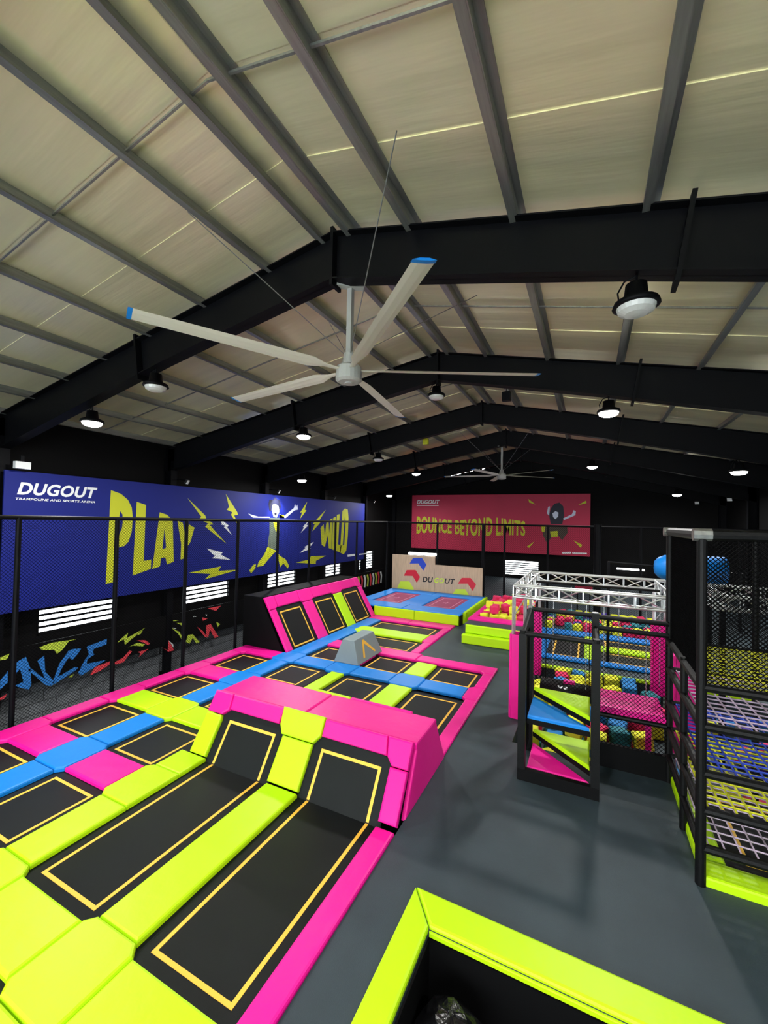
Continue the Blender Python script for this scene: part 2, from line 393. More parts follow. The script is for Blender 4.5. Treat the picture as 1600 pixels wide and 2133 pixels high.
LAMPS = [
 (-12.17, 6.65, 'lit high bay lamp at the left end of the nearest roof frame', True),
 (-9.35, 6.5, 'unlit high bay lamp on the left half of the nearest roof frame', False),
 (.55, 6.5, 'unlit high bay lamp on the right half of the nearest roof frame', False),
 (-9.5, 12.5, 'lit high bay lamp on the left half of the second roof frame', True),
 (.45, 12.5, 'lit high bay lamp on the right half of the second roof frame', True),
 (-4.4, 12.6, 'unlit high bay lamp under the apex of the second roof frame', False),
 (-14.1, 18.5, 'lit high bay lamp low on the left end of the third roof frame', True),
 (4.7, 18.5, 'lit high bay lamp on the right end of the third roof frame', True),
 (-9.5, 18.6, 'unlit high bay lamp on the left half of the third roof frame', False),
 (-9.8, 24.5, 'lit high bay lamp on the left half of the fourth roof frame', True),
 (.15, 24.5, 'lit high bay lamp on the right half of the fourth roof frame', True),
 (-14.5, 30.5, 'lit high bay lamp low on the left end of the fifth roof frame', True),
 (4.8, 30.5, 'lit high bay lamp on the right end of the fifth roof frame', True),
 (-9.5, .5, 'added lit high bay lamp, unseen behind the viewpoint on the left', True),  # from here on: out-of-view lamps continuing the pattern, added for extra light
 (-1.5, .5, 'added lit high bay lamp, unseen behind the viewpoint near the ridge', True),
 (4.7, .5, 'added lit high bay lamp, unseen behind the viewpoint on the right', True)]
for a in LAMPS: lamp(*a)
def flood(p, lab, aim, arm=(-.75, 0, .12)):
    p = Vector(p); t = thing('flood_light', lab, 'flood light', 'small flood lights', p)
    mb = MB(); d = Vector(aim).normalized(); mb.bar(p, p+d*.08, .3, .22); kid(mb.build('flood_body', STEEL), t)
    mb = MB(); mb.bar(p+d*.081, p+d*.09, .26, .18); kid(mb.build('flood_lens', WHITEP), t)
    mb = MB(); mb.bar(p-Vector((.0,0,-.05)), p+Vector(arm), .05, .05); kid(mb.build('bracket', STEEL), t)
for y, lab in ((12.7, 'small flood light above the word PLAY on the blue banner'), (18.8, 'small flood light above the jumping boy on the blue banner'),
               (24.7, 'small flood light above the word WILD on the blue banner'), (30.7, 'small flood light past the far end of the blue banner')):
    flood((-16.0, y, 6.15), lab, (.75, .5, -.45))
ld = bpy.data.lights.new('flood_beam', 'SPOT'); ld.energy = 480; ld.spot_size = 1.5; ld.spot_blend = .8; ld.color = (.85, .92, 1); ld.shadow_soft_size = .1
lo = bpy.data.objects.new('flood_beam', ld); COL.objects.link(lo); lo.location = (-15.85, 18.9, 6.05); lo.rotation_euler = Vector((-.28, .12, -.9)).to_track_quat('-Z', 'Y').to_euler()
kid(lo, [o for o in COL.objects if o.name == 'flood_light.001'][0])
for u, v, lab in ((1453, 1047, 'left small flood light on the dark right-hand back wall'), (1521, 1040, 'right small flood light on the dark right-hand back wall')):
    yy = 36.0 if u < 1500 else 33.0; p = on_y(u, v, yy); flood(p, lab, (-.5, -.8, -.3), (0, .48, .05) if u < 1500 else (XR-p.x, 0, .05))
p = Vector((-16.0, 6.75, 6.1)); t = thing('motion_sensor', 'white plastic box above the left end of the blue banner', 'sensor box', None, p)
kid(MB().box(p.x-.1, p.x+.06, p.y-.2, p.y+.2, p.z-.11, p.z+.11).build('sensor_case', WHITEP), t)
kid(MB().box(p.x-.06, p.x, p.y-.05, p.y+.05, p.z+.11, p.z+.3).build('bracket', STEEL), t)
for u, v, y, lab, m in ((1055, 826, 14, 'small dark box hanging beside the second roof frame', STEEL), (887, 920, 20, 'small yellow box hanging below the roof beyond the third frame', PRY)):
    p = on_y(u, v, y); t = thing('hanging_sensor', lab, 'sensor box', None, p)
    kid(MB().box(p.x-.13, p.x+.13, p.y-.1, p.y+.1, p.z-.15, p.z+.15).build('sensor_case', m), t)
    kid(MB().path([(p.x, p.y, p.z+.14), (p.x, p.y, zroof(p.x)-.02)], .012).build('drop_rod', STEEL), t)

# ------------------------------------------------------------------ big ceiling fans
def fan(c, ztopp, R, ang0, n, lab):
    c = Vector(c); t = thing('ceiling_fan', lab, 'ceiling fan', 'large ceiling fans', c)
    kid(MB().bar((c.x, c.y, c.z+.3), (c.x, c.y, ztopp), .1, .1).bar((c.x-.22, c.y-.2, ztopp), (c.x+.22, c.y+.1, ztopp), .14, .06).build('down_rod', FANG), t)
    kid(MB().lathe([(.1, .34), (.14, .12), (.2, .1), (.24, .06), (.25, -.18), (.2, -.22), (.08, -.225), (.07, -.24)], c).build('motor', FANG, None, False), t)
    for i in range(n):
        a = math.radians(ang0+360/n*i); d = Vector((math.cos(a), math.sin(a), 0)); s = Vector((-d.y, d.x, 0))
        def sec(r, w, tw):
            q = s*math.cos(tw)+Vector((0,0,1))*math.sin(tw); nn = d.cross(q)
            cc = c+d*r+Vector((0,0,.0))
            return [cc-q*w*.5, cc-q*w*.2+nn*.02, cc+q*w*.2+nn*.022, cc+q*w*.5, cc+q*w*.2-nn*.008, cc-q*w*.2-nn*.008]
        mb = MB(); rings = [sec(.22, .1, .1), sec(.5, .13, .15), sec(.8, .3, .25), sec(R*.6, .3, .2), sec(R-.06, .28, .17)]
        vs = [p for r in rings for p in r]; fs = []
        for k in range(4): fs += [(6*k+j, 6*k+(j+1)%6, 6*k+6+(j+1)%6, 6*k+6+j) for j in range(6)]
        fs += [(5,4,3,2,1,0), tuple(range(24, 30))]
        bl = kid(mb.add(vs, fs).build('blade', FANW), t)
        mb = MB(); ra, rb = sec(R-.06, .3, .17), sec(R, .29, .17)
        mb.add(ra+rb, [(j, (j+1)%6, 6+(j+1)%6, 6+j) for j in range(6)]+[(5,4,3,2,1,0), tuple(range(6, 12))])
        o = mb.build('blade_tip', BLUE); o.parent = bl
    for sx, sy in ((-1,-1), (1,-1), (1,1), (-1,1)):
        e = Vector((c.x+sx*1.9, c.y+sy*2.1, 0)); e.z = ztop(e.x)+.05
        kid(MB().path([c+Vector((sx*.06, sy*.06, .3)), e], .009, 5).build('guy_wire', GALV), t)
fan((-4.11, 6.75, 7.42), 9.02, 3.6, -118, 5, 'large white ceiling fan in front, hanging from the nearest roof frame')
fan((-4.55, 24.7, 7.35), 9.02, 3.4, 183, 5, 'large white ceiling fan far down the hall above the crimson banner')

# ------------------------------------------------------------------ blue banner on the left wall
BX = -16.3
def px(pts, X, ox, oy, s):       # outline read off the wall plane
    r = []
    for x, y in pts: p = on_x(ox+x*s, oy+y*s, X); r.append((p.y, p.z))
    return r
fx = lambda X: (lambda a, b, c=0: Vector((X+c, a, b)))
t = thing('printed_banner', 'long blue banner reading PLAY WILD with a jumping boy, on left wall', 'banner', 'printed wall banners', (BX, 6.5, 1.4))
F = fx(BX)
y0, y1 = on_x(5, 1100, BX).y, on_x(759, 1100, BX).y; zt_, zb_ = on_x(380, 1013, BX).z, on_x(380, 1222, BX).z
kid(MB().box(BX-.06, BX, y0, y1, zb_, zt_).build('banner_sheet', BANB), t)
def pr(polys, m, name, ox, oy, s, th=.004): 
    P = []
    for p in polys:
        P.append([px(l, BX, ox, oy, s) for l in p] if isinstance(p[0][0], tuple) else px(p, BX, ox, oy, s))
    return kid(flatprint(P, m, None, F, .002, name, th), t)
A1 = (0, 960, .2625); A2 = (380, 1000, .2625)
pr([[[(880,232),(960,262),(1015,310),(1045,370),(1053,450),(1045,560),(1020,640),(985,675),(928,690),(908,960),(838,978)],
     [(950,395),(972,425),(974,480),(968,535),(948,578),(936,575)]]], PRY, 'letter_p', *A1)
pr([[(1085,325),(1158,350),(1140,795),(1200,783),(1195,858),(1052,910)]], PRY, 'letter_l', *A1)
pr([[[(1268,408),(1325,428),(1370,470),(1378,800),(1325,822),(1312,765),(1278,770),(1268,838),(1208,857)],[(1306,530),(1318,690),(1288,700)]]], PRY, 'letter_a', *A1)
pr([[(1408,475),(1450,490),(1470,600),(1500,505),(1543,530),(1512,640),(1482,690),(1478,770),(1432,782),(1437,660)]], PRY, 'letter_y', *A1)
pr([[(1095,380),(1120,350),(1130,440),(1142,340),(1160,330),(1165,430),(1175,310),(1192,303),(1180,545),(1162,540),(1152,440),(1130,530),(1105,515)]], PRY, 'letter_w', *A2)
pr([[(1198,300),(1218,290),(1203,556),(1182,548)]], PRY, 'letter_i', *A2)
pr([[(1226,275),(1248,270),(1235,510),(1262,520),(1255,575),(1210,560)]], PRY, 'letter_l', *A2)
pr([[[(1270,245),(1290,225),(1312,235),(1318,300),(1312,450),(1300,560),(1280,590),(1250,575)],[(1288,290),(1295,330),(1285,510),(1272,520)]]], PRY, 'letter_d', *A2)
for q in ([(42,145),(180,280),(190,305),(248,350),(215,355),(350,505),(180,370),(205,345),(130,310),(150,290)],
          [(345,112),(435,255),(440,275),(410,280),(455,380),(385,275),(395,255),(350,235),(370,215)],
          [(50,735),(305,685),(285,720),(440,712),(175,788),(225,745)], [(990,172),(970,235),(985,240),(935,305),(950,255),(935,258)],
          [(1138,235),(1080,330),(1100,330),(1030,410),(1050,350),(1035,345)], [(900,655),(1000,632),(1020,605),(1140,600),(1060,640),(1058,665)]):
    pr([q], PRY, 'yellow_bolt', *A2)
for q in ([(300,305),(365,360),(355,375),(395,437),(330,375),(335,358),(312,355)], [(195,543),(320,575),(305,592),(380,633),(235,620),(262,600),(240,590)],
          [(1000,322),(985,355),(1000,358),(940,418),(965,375),(955,372)], [(1042,490),(1010,535),(1020,545),(932,578),(975,540),(968,530)]):
    pr([q], PRW, 'white_bolt', *A2)
boy = pr([[(690,300),(770,300),(772,380),(757,545),(700,550),(675,520),(690,420)]], PRG, 'boy_print', *A2)
def sub(o): o.parent = boy; o.matrix_parent_inverse = Matrix(); return o
for q_ in ([[(712,185),(760,190),(768,250),(748,298),(722,290),(708,240)], [(770,268),(800,290),(885,222),(893,190),(903,215),(912,195),(916,235),(890,240),(820,300),(770,300)], [(520,265),(600,290),(690,290),(690,300),(560,298)]]): sub(pr([q_], PRS, 'skin_print', *A2, .006))
for q_ in ([[(683,190),(690,155),(712,160),(735,135),(750,150),(775,162),(780,215),(770,245),(760,205),(735,188),(708,200),(705,250),(690,240)], [(728,258),(748,256),(745,280),(732,282)]]): sub(pr([q_], PRN, 'hair_print', *A2, .008))
for q_ in ([[(770,276),(805,276),(808,300),(770,300)], [(720,335),(758,335),(755,400),(740,410)], [(675,530),(745,560),(690,620),(640,680),(590,690),(605,650),(650,590)],
        [(583,665),(578,700),(545,740),(530,720),(562,672)], [(745,545),(770,600),(820,630),(845,680),(835,702),(800,660),(775,692),(755,600)]]): sub(pr([q_], PRY, 'clothing_print', *A2, .006))
def tz(u0, v0, u1, v1):  # text box on the banner
    a, b = on_x(u0, v0, BX), on_x(u1, v1, BX); return a.y, b.y, a.z, b.z
a = on_x(35, 1030, BX); b = on_x(203, 1016, BX); zb2 = on_x(203, 1038, BX).z
kid(text_mesh('DUGOUT', PRW, None, F, a.y, b.y, on_x(35, 1030, BX).z, on_x(45, 1004, BX).z, .002, 'logo_print', .25, .035), t)
a = on_x(32, 1041, BX); b = on_x(198, 1047, BX)
kid(text_mesh('TRAMPOLINE AND SPORTS ARENA', PRW, None, F, a.y, b.y, a.z, on_x(32, 1036, BX).z, .002, 'tagline_print', .15, .02), t)
a = on_x(724, 1160, BX); kid(MB().box(BX, BX+.003, a.y, a.y+1.1, a.z, a.z+.16).build('fine_print', PRW), t)
a = on_x(735, 1158, BX); kid(MB().box(BX, BX+.003, a.y+1.0, a.y+3.2, a.z, a.z+.09).build('fine_print', PRW), t)

# graffiti panels low on the left wall
GX = -16.5
def gpanel(ya, yb, za, zb, lab, cols):
    t = thing('graffiti_panel', lab, 'mural panel', 'graffiti panels low on the left wall', (GX, ya, za))
    kid(MB().box(GX-.05, GX, ya, yb, za, zb).build('panel_board', BLACK), t)
    for m, polys, nm in cols:
        for p in polys:
            kid(flatprint([px(p, GX, 0, 1230, .325)], m, None, fx(GX), .002, nm), t)
    return t
gpanel(4.2, 12.3, -1.05, .25, 'black mural panel with blue graffiti letters, nearest on left wall', [
 (GRB, [[(88,470),(165,425),(195,500),(200,600),(185,636),(92,612),(150,585),(128,500),(95,545)], [(175,505),(200,500),(290,570),(240,450),(283,418),(290,520),(350,585),(330,612),(290,605)],
        [(340,580),(380,470),(440,385),(470,375),(520,372),(495,410),(465,445),(440,430),(400,490),(370,555),(480,490),(500,495),(480,515),(340,605)],
        [(555,360),(685,310),(682,345),(600,375),(595,400),(605,410),(560,440),(555,470),(680,445),(640,470),(520,545),(500,530),(540,450),(570,410)], [(0,580),(50,515),(50,590),(0,635)]], 'graffiti_letter'),
 (GRY, [[(250,365),(330,335),(490,312),(440,325),(400,380),(365,405),(345,380),(270,382)], [(750,335),(820,270),(812,305),(930,240),(800,348),(795,312)], [(820,365),(880,335),(930,345),(915,358),(850,352)], [(0,430),(60,405),(45,440),(0,447)], [(440,555),(475,535),(455,560)], [(865,288),(925,240),(900,280)]], 'yellow_splash'),
 (GRR, [[(575,545),(610,490),(710,452),(700,475),(640,515)], [(735,460),(790,430),(830,385),(845,390),(820,420),(790,460),(735,475)], [(875,320),(930,318),(960,340),(950,350),(910,330)], [(880,395),(905,388),(950,375),(890,425),(900,402)], [(0,690),(45,660),(30,690),(0,705)]], 'red_splash')])
gpanel(12.6, 18.4, -1.05, .25, 'black mural panel with red and yellow splashes, second along left wall', [
 (GRR, [[(1035,360),(1075,385),(1080,320),(1110,370),(1112,385),(1075,392)], [(1260,230),(1300,260),(1322,290),(1320,225),(1350,215),(1400,295),(1375,305),(1345,250),(1335,300),(1315,300)], [(1330,115),(1415,98),(1385,130)], [(1295,172),(1330,180),(1300,195)]], 'red_splash'),
 (GRY, [[(1190,330),(1205,285),(1235,280),(1280,330),(1260,340),(1235,305),(1215,340)], [(1100,240),(1150,265),(1175,310),(1165,315),(1140,275)], [(1110,190),(1145,192),(1112,197)], [(1130,208),(1178,208),(1165,225),(1150,215)], [(1385,200),(1410,215),(1395,235)]], 'yellow_splash'),
 (PRW, [[(1240,163),(1262,166),(1240,170)], [(1318,150),(1328,155),(1322,165)], [(1105,238),(1130,243),(1120,248)], [(1080,320),(1110,345),(1112,365)]], 'white_splash')])
t3 = thing('graffiti_panel', 'black mural panel with wavy yellow and red streaks, farthest on left wall', 'mural panel', 'graffiti panels low on the left wall', (GX, 29, -1.05))
kid(MB().box(GX-.05, GX, 24.5, 34.5, -1.05, .3).build('panel_board', BLACK), t3)
for i in range(9):
    y = 29.2+i*.5; m, nm = ((GRY, 'yellow_splash'), (GRR, 'red_splash'), (PRW, 'white_splash'))[i % 3]
    kid(flatprint([[(y, -.9), (y+.25, -.95), (y+.35, -.3), (y+.15, .1), (y-.1, .05), (y+.1, -.35)]], m, None, fx(GX), .002, nm), t3)

# ------------------------------------------------------------------ crimson banner on the back wall
BY = 36.0
fy = lambda Y: (lambda a, b, c=0: Vector((a, Y-c, b)))
def py(pts, Y, ox, oy, s):
    r = []
    for x, y in pts: p = on_y(ox+x*s, oy+y*s, Y); r.append((p.x, p.z))
    return r
a, b = on_y(859, 1031, BY), on_y(1229, 1160, BY)
t = thing('printed_banner', 'crimson banner reading BOUNCE BEYOND LIMITS on the back wall', 'banner', 'printed wall banners', (a.x, BY, b.z))
kid(MB().box(a.x, b.x, BY, BY+.06, on_y(1040, 1150, BY).z, on_y(1040, 1030, BY).z).build('banner_sheet', BANR), t)
for x_ in (a.x+.8, (a.x+b.x)/2, b.x-.8): kid(MB().box(x_-.05, x_+.05, BY+.06, YB, 2.6, 2.75).box(x_-.05, x_+.05, BY+.06, YB, 6.2, 6.35).build('mounting_batten', BLACK), t)
F = fy(BY); A3 = (840, 1010, .2625)
def pr2(polys, m, name, th=.004): return kid(flatprint([py(p, BY, *A3) for p in polys], m, None, F, .002, name, th), t)
p, q = on_y(840+108*.2625, 1010+152*.2625, BY), on_y(840+290*.2625, 1010+118*.2625, BY)
kid(text_mesh('DUGOUT', PRW, None, F, p.x, q.x, p.z, q.z, .002, 'logo_print', .25, .035), t)
kid(MB().box(p.x, q.x-.1, BY-.003, BY, p.z-.16, p.z-.1).build('tagline_print', PRW), t)
p, q = on_y(840+105*.2625, 1010+392*.2625, BY), on_y(840+970*.2625, 1010+275*.2625, BY)
kid(text_mesh('BOUNCE BEYOND LIMITS', PRY, None, F, p.x, q.x, p.z, q.z+.1, .002, 'slogan_print', 0, .03,
    warp=lambda s, t_: (s, .5+(t_-.5)*(.88+.12*math.cos(s*9.5))+.05*math.sin(s*9.5+.5))), t)
fig = pr2([[(1170,190),(1200,150),(1240,140),(1270,170),(1278,240),(1262,312),(1170,310),(1158,240)]], PRN, 'figure_print')
def sub2(o): o.parent = fig; o.matrix_parent_inverse = Matrix(); return o
sub2(pr2([[(1185,225),(1210,208),(1232,220),(1230,250),(1208,272),(1190,255)], [(1150,175),(1165,170),(1158,245),(1140,225)], [(1270,265),(1340,232),(1352,200),(1370,210),(1366,240),(1275,280)]], PRS, 'skin_print', .006))
sub2(pr2([[(1095,320),(1300,320),(1305,380),(1260,440),(1230,400),(1215,415),(1180,415),(1140,460),(1110,400)]], PRD, 'trouser_print', .006))
sub2(pr2([[(1165,370),(1225,365),(1228,410),(1175,415)], [(1095,330),(1130,330),(1120,375),(1100,370)]], PRY, 'shorts_print', .008))
for q in ([(993,112),(1050,155),(1000,140)], [(1450,125),(1390,160),(1455,145)], [(1040,450),(980,490),(1000,500)], [(1350,440),(1420,475),(1410,500)]): pr2([q], PRY, 'yellow_spark')
pr2([[(1260,534),(1332,532),(1332,546),(1260,546)], [(1342,535),(1458,540),(1458,550),(1342,547)]], PRW, 'fine_print')

# ------------------------------------------------------------------ net fences
t = thing('net_fence', 'black net fence on steel posts along the left edge of the trampolines', 'net fence', 'net fences', (-11.4, 4.8, ZLOW))
for i in range(9):
    y = 2.62+2.165*i
    if y > 20.2: break
    kid(MB().tube((-11.4, y, ZLOW), (-11.4, y, 4.5), .055, 10).build('post', STEEL), t)
kid(MB().tube((-11.4, 1, 4.5), (-11.4, 23.8, 4.5), .05, 8).build('top_rail', STEEL), t)
kid(MB().tube((-11.4, 1, -.25), (-11.4, 18, -.25), .03, 8).build('bottom_rail', STEEL), t)
net(t, (-11.43, 1, -.3), (0,1,0), (0,0,1), 22.8, 4.78, .055, .0045).matrix_parent_inverse = Matrix.Translation(-Vector(t.location))
t = thing('net_fence', 'black net fence across the far end of the trampolines', 'net fence', 'net fences', (-11.4, 23.8, 0))
for x in (-11.4, -8.08, -5.34, -4.17, -1.93): kid(MB().tube((x, 23.8, 0), (x, 23.8, 4.5), .06 if x != -5.34 else .1, 10).build('post', STEEL), t)
kid(MB().tube((.42, 23.8, 0), (.42, 23.8, 4.62), .17, 12).build('post', STEEL), t)
kid(MB().tube((-11.4, 23.8, 4.5), (8, 23.8, 4.5), .05, 8).build('top_rail', STEEL), t)
for x in (2.3, 4.2, 6.1): kid(MB().tube((x, 23.8, 0), (x, 23.8, 4.5), .06, 10).build('post', STEEL), t)
kid(net(None, (-11.4, 23.77, .1), (1,0,0), (0,0,1), 19.4, 4.38, .07, .006), t)

# ------------------------------------------------------------------ trampoline court
XLN = [(-11.0,-10.56), (-9.2,-8.53), (-7.12,-6.46), (-4.96,-4.29), (-2.82,-2.5)]
YLN = [(0.0,.72), (2.17,2.86), (4.34,5.06), (6.5,7.22), (8.65,9.36), (10.84,11.52), (12.92,13.46), (15.07,15.95), (17.3,18.05)]
court = thing('court_padding', 'pink, lime and blue padding laid in a grid around the trampolines', 'safety padding', None, (-6.8, 9, 0))
def cpad(poly, m, **k): return kid(pad(poly, m, None, **k), court)
P_, Y_, B_ = PINK, LIME, BLUE
E_ = .11
def node(i, j, m, L=1, R=1, D=1, U=1, **k):
    (xa, xb), (ya, yb) = XLN[i], YLN[j]; p = []
    def corner(x, y, sx, sy, hx, hy):   # hx: open towards x, hy: open towards y
        if hx and hy: return [(x+sx*E_, y), (x, y+sy*E_)]
        if hx: return [(x+sx*E_, y)]
        if hy: return [(x, y+sy*E_)]
        return [(x, y)]
    c = corner(xa, ya, -1, -1, L, D); p += c
    c = corner(xb, ya, 1, -1, R, D); p += c[::-1]
    c = corner(xb, yb, 1, 1, R, U); p += c
    c = corner(xa, yb, -1, 1, L, U); p += c[::-1]
    cpad(p, m, **k)
def vs_(i, j, m, y0=None, y1=None):   # strip along Y between node rows j and j+1
    xa, xb = XLN[i]; cpad(rect(xa, xb, YLN[j][1]+E_ if y0 is None else y0, YLN[j+1][0]-E_ if y1 is None else y1), m, h=.075)
def hs_(i, j, m, x0=None, x1=None):   # strip along X between columns i and i+1
    ya, yb = YLN[j]; cpad(rect(XLN[i][1]+E_ if x0 is None else x0, XLN[i+1][0]-E_ if x1 is None else x1, ya, yb), m, h=.075)
# left outer edge
for j in range(0, 5): node(0, j, P_, L=0)
cpad([(-11.0,10.73),(-10.56,10.73),(-10.45,10.84),(-10.45,11.43),(-11.0,11.43)], P_)
for j in range(0, 5): vs_(0, j, P_)
# line between the two left columns
for j, m in ((0,B_),(1,B_),(2,B_),(3,Y_),(4,B_)): node(1, j, m)
cpad([(-9.31,10.84),(-9.2,10.73),(-8.53,10.73),(-8.42,10.84),(-8.42,11.52),(-8.53,11.63),(-9.18,11.63),(-9.18,11.43),(-9.31,11.43)], B_)
for j in range(0, 5): vs_(1, j, B_)
cpad(rect(-9.2, -8.53, 11.64, 13.2), B_, h=.075); cpad(rect(-9.2, -8.53, 13.2, 15.4), B_, h=.075); cpad(rect(-9.2, -8.53, 15.4, 17.35), B_, h=.075)
# left column cross strips
for j, m in ((0,P_),(1,P_),(2,P_),(3,Y_),(4,P_)): hs_(0, j, m)
cpad(rect(-10.45,-9.31,10.84,11.43), P_, h=.075)
# second column cross strips
for j, m in ((0,P_),(1,Y_),(2,P_),(3,Y_),(4,P_),(5,B_)): hs_(1, j, m)
# third line, up to the big ramp
node(2, 0, Y_); node(2, 1, Y_); node(2, 2, Y_, R=0); vs_(2, 0, Y_); vs_(2, 1, Y_); vs_(2, 2, Y_, y1=5.75)
cpad([(-7.23, 6.5), (-6.9, 6.5), (-6.9, 7.22), (-7.23, 7.22)], Y_)
cpad(rect(-7.12, -6.92, 7.33, 9.25), Y_, h=.075)
hs_(2, 1, Y_); hs_(3, 1, Y_); node(3, 1, Y_); node(3, 0, Y_); vs_(3, 0, Y_); hs_(2, 0, Y_); hs_(3, 0, Y_)
cpad(rect(-4.18, -2.93, .83, 2.14), Y_, h=.07)
vs_(3, 1, Y_, y1=5.72)
# right outer edge
cpad(rect(-2.82, -2.5, 0, 2.6), P_); cpad(rect(-2.82, -2.5, 2.6, 5.68), P_)
cpad(rect(-2.82, -2.5, 8.03, 10.75), P_, h=.075); node(4, 5, P_, R=0); vs_(4, 5, P_)
cpad(rect(-2.45, -2.1, 1.4, 3.12), B_, z0=0, h=.05)
# behind the ramp
node(2, 5, B_); cpad(rect(-6.9, -6.46, 8.05, 10.73), Y_, h=.075)
vs_(3, 5, Y_); node(3, 5, B_); cpad(rect(-4.96, -4.29, 8.05, 10.73), Y_, h=.075)
hs_(2, 5, B_); hs_(3, 5, B_); vs_(2, 5, P_)
cpad([(-5.07, 12.92), (-2.93, 12.92), (-2.82, 12.81), (-2.5, 12.81), (-2.5, 13.46), (-5.07, 13.46)], P_)
cpad(rect(-7.23, -5.07, 12.92, 13.6), P_)
cpad([(-8.53, 12.92), (-7.23, 12.92), (-7.23, 13.6), (-8.53, 13.6)], P_)
# far block of two long beds
cpad(rect(-5.55, -5.22, 13.6, 15.0), P_, h=.075); cpad([(-5.66, 15.07), (-5.55, 14.96), (-5.22, 14.96), (-5.22, 16.06), (-5.55, 16.06), (-5.66, 15.95)], P_)
cpad(rect(-5.55, -5.22, 16.06, 17.3), P_, h=.075)
cpad([(-8.64, 15.07), (-5.66, 15.07), (-5.66, 15.95), (-8.64, 15.95), (-8.75, 15.75), (-8.75, 15.27)], Y_, z0=-.03)
cpad(rect(-9.2, -7.2, 17.35, 18.05), P_); cpad(rect(-7.2, -5.22, 17.35, 18.05), P_)

TG = 'trampolines of the padded court'
def tramp(x0, x1, y0, y1, lab, b=.22, near=None):
    """x0..y1: outline of the amber tape; the mat runs b further out under the pads"""
    t = thing('trampoline', lab, 'trampoline', TG, ((x0+x1)/2, (y0+y1)/2, -.1))
    kid(slab(rect(x0-b, x1+b, y0-b, y1+b), BEDM, None, FLAT, -.055, -.035, 'trampoline_bed'), t)
    w = .05; mb = MB()
    for a in ((x0, x1, y0, y0+w), (x0, x1, y1-w, y1), (x0, x0+w, y0+w, y1-w), (x1-w, x1, y0+w, y1-w)): mb.box(*a, -.035, -.031)
    kid(mb.build('tape_border', TAPE), t)
    mb = MB()
    for a in ((x0-b, x1+b, y0-b-.05, y0-b), (x0-b, x1+b, y1+b, y1+b+.05), (x0-b-.05, x0-b, y0-b, y1+b), (x1+b, x1+b+.05, y0-b, y1+b)): mb.box(*a, -.3, -.034)
    kid(mb.build('bed_frame', STEEL), t)
CA, CB, CC, CD = (-4.13,-2.97), (-6.3,-5.15), (-8.38,-7.28), (-10.4,-9.34)
R0, R1, R2, R3, R4, RM = (3.05,4.2), (5.2,6.35), (7.36,8.5), (9.5,10.68), (11.68,12.77), (.9,2.02)
tramp(*CD, *R0, 'small trampoline at the left picture edge beside the net fence')
tramp(*CD, *R1, 'small trampoline by the net fence, in front of a wide lime cross strip')
tramp(*CD, *R2, 'small trampoline by the net fence, just beyond the wide lime cross strip')
tramp(*CD, *R3, 'small trampoline by the net fence, nearest the tilted trampoline wall')
tramp(*CC, *RM, 'small trampoline outside the lower left corner of the picture')
tramp(*CC, *R0, 'small trampoline at the left picture edge, between blue and lime strips')
tramp(*CC, *R1, 'small trampoline beside the big ramp, with pink pad in front')
tramp(*CC, *R2, 'small trampoline mostly hidden behind the left end of the pink ramp')
tramp(*CC, *R3, 'small trampoline behind the pink ramp, between blue strip and lime pad')
tramp(*CC, *R4, 'small trampoline behind the grey vaulting block, beside the tilted wall')
tramp(*CB, *RM, 'small trampoline at the lower left corner, mostly out of the picture')
tramp(*CB, 8.3, 10.62, 'trampoline behind the middle of the pink ramp, between two lime pads', b=.2)
tramp(*CB, *R4, 'small trampoline right of the grey vaulting block')
tramp(*CA, 8.3, 10.56, 'trampoline behind the right end of the pink ramp, beside the walkway', b=.16)
tramp(*CA, *R4, 'small trampoline in the far right corner of the court')
tramp(-8.4, -5.77, 13.85, 14.9, 'long trampoline in front of the lime strip, past the grey vaulting block', b=.17)
tramp(-8.42, -5.78, 16.1, 17.15, 'long trampoline nearest the lime front of the podium', b=.17)

# big ramp the two runway trampolines curl up
RO = (0, 5.72, 0); RV = (0, .66, 1.0); RF = frame(RO, (1,0,0), RV); RLEN = math.hypot(.66, 1)
def runway(x0, x1, lab):
    t = thing('runway_trampoline', lab, 'trampoline', 'long runway trampolines that curl up the ramp', ((x0+x1)/2, 4.3, -.1))
    b = .2; xa, xb = x0-b, x1+b; y0, y1 = 3.02, 5.72; tt = .755
    off = -.035
    kid(slab(rect(xa, xb, y0-b, y1+.03), BEDM, None, FLAT, -.055, -.035, 'trampoline_bed'), t)
    kid(slab(rect(xa, xb, -.02, tt+b), BEDM, None, RF, -.055, -.035, 'sloping_bed'), t)
    w = .05; mb = MB()
    for a in ((x0, x1, y0, y0+w), (x0, x0+w, y0+w, y1+.02), (x1-w, x1, y0+w, y1+.02)): mb.box(*a, -.035, -.031)
    for a0, a1, b0, b1 in ((x0, x1, tt-w, tt), (x0, x0+w, 0, tt-w), (x1-w, x1, 0, tt-w)):
        pts = rect(a0, a1, b0, b1)
        mb.add([RF(p, q, -.035) for p, q in pts]+[RF(p, q, -.031) for p, q in pts], [(3,2,1,0),(4,5,6,7),(0,1,5,4),(1,2,6,5),(2,3,7,6),(3,0,4,7)])
    kid(mb.build('tape_border', TAPE), t)
    mb = MB().box(xa, xb, y0-b-.05, y0-b, -.3, -.03).box(xa-.05, xa, y0-b, y1, -.3, -.03).box(xb, xb+.05, y0-b, y1, -.3, -.034)
    kid(mb.build('bed_frame', STEEL), t)
runway(*CA, 'long runway trampoline nearest the walkway, curling up the pink ramp')
runway(*CB, 'long runway trampoline left of the lime centre strip, curling up the ramp')
ramp = thing('padded_ramp', 'pink wedge ramp in the foreground with lime strips between two runways', 'ramp', None, (-4.7, 6.9, 0))
RXA, RXB = -6.9, -2.5
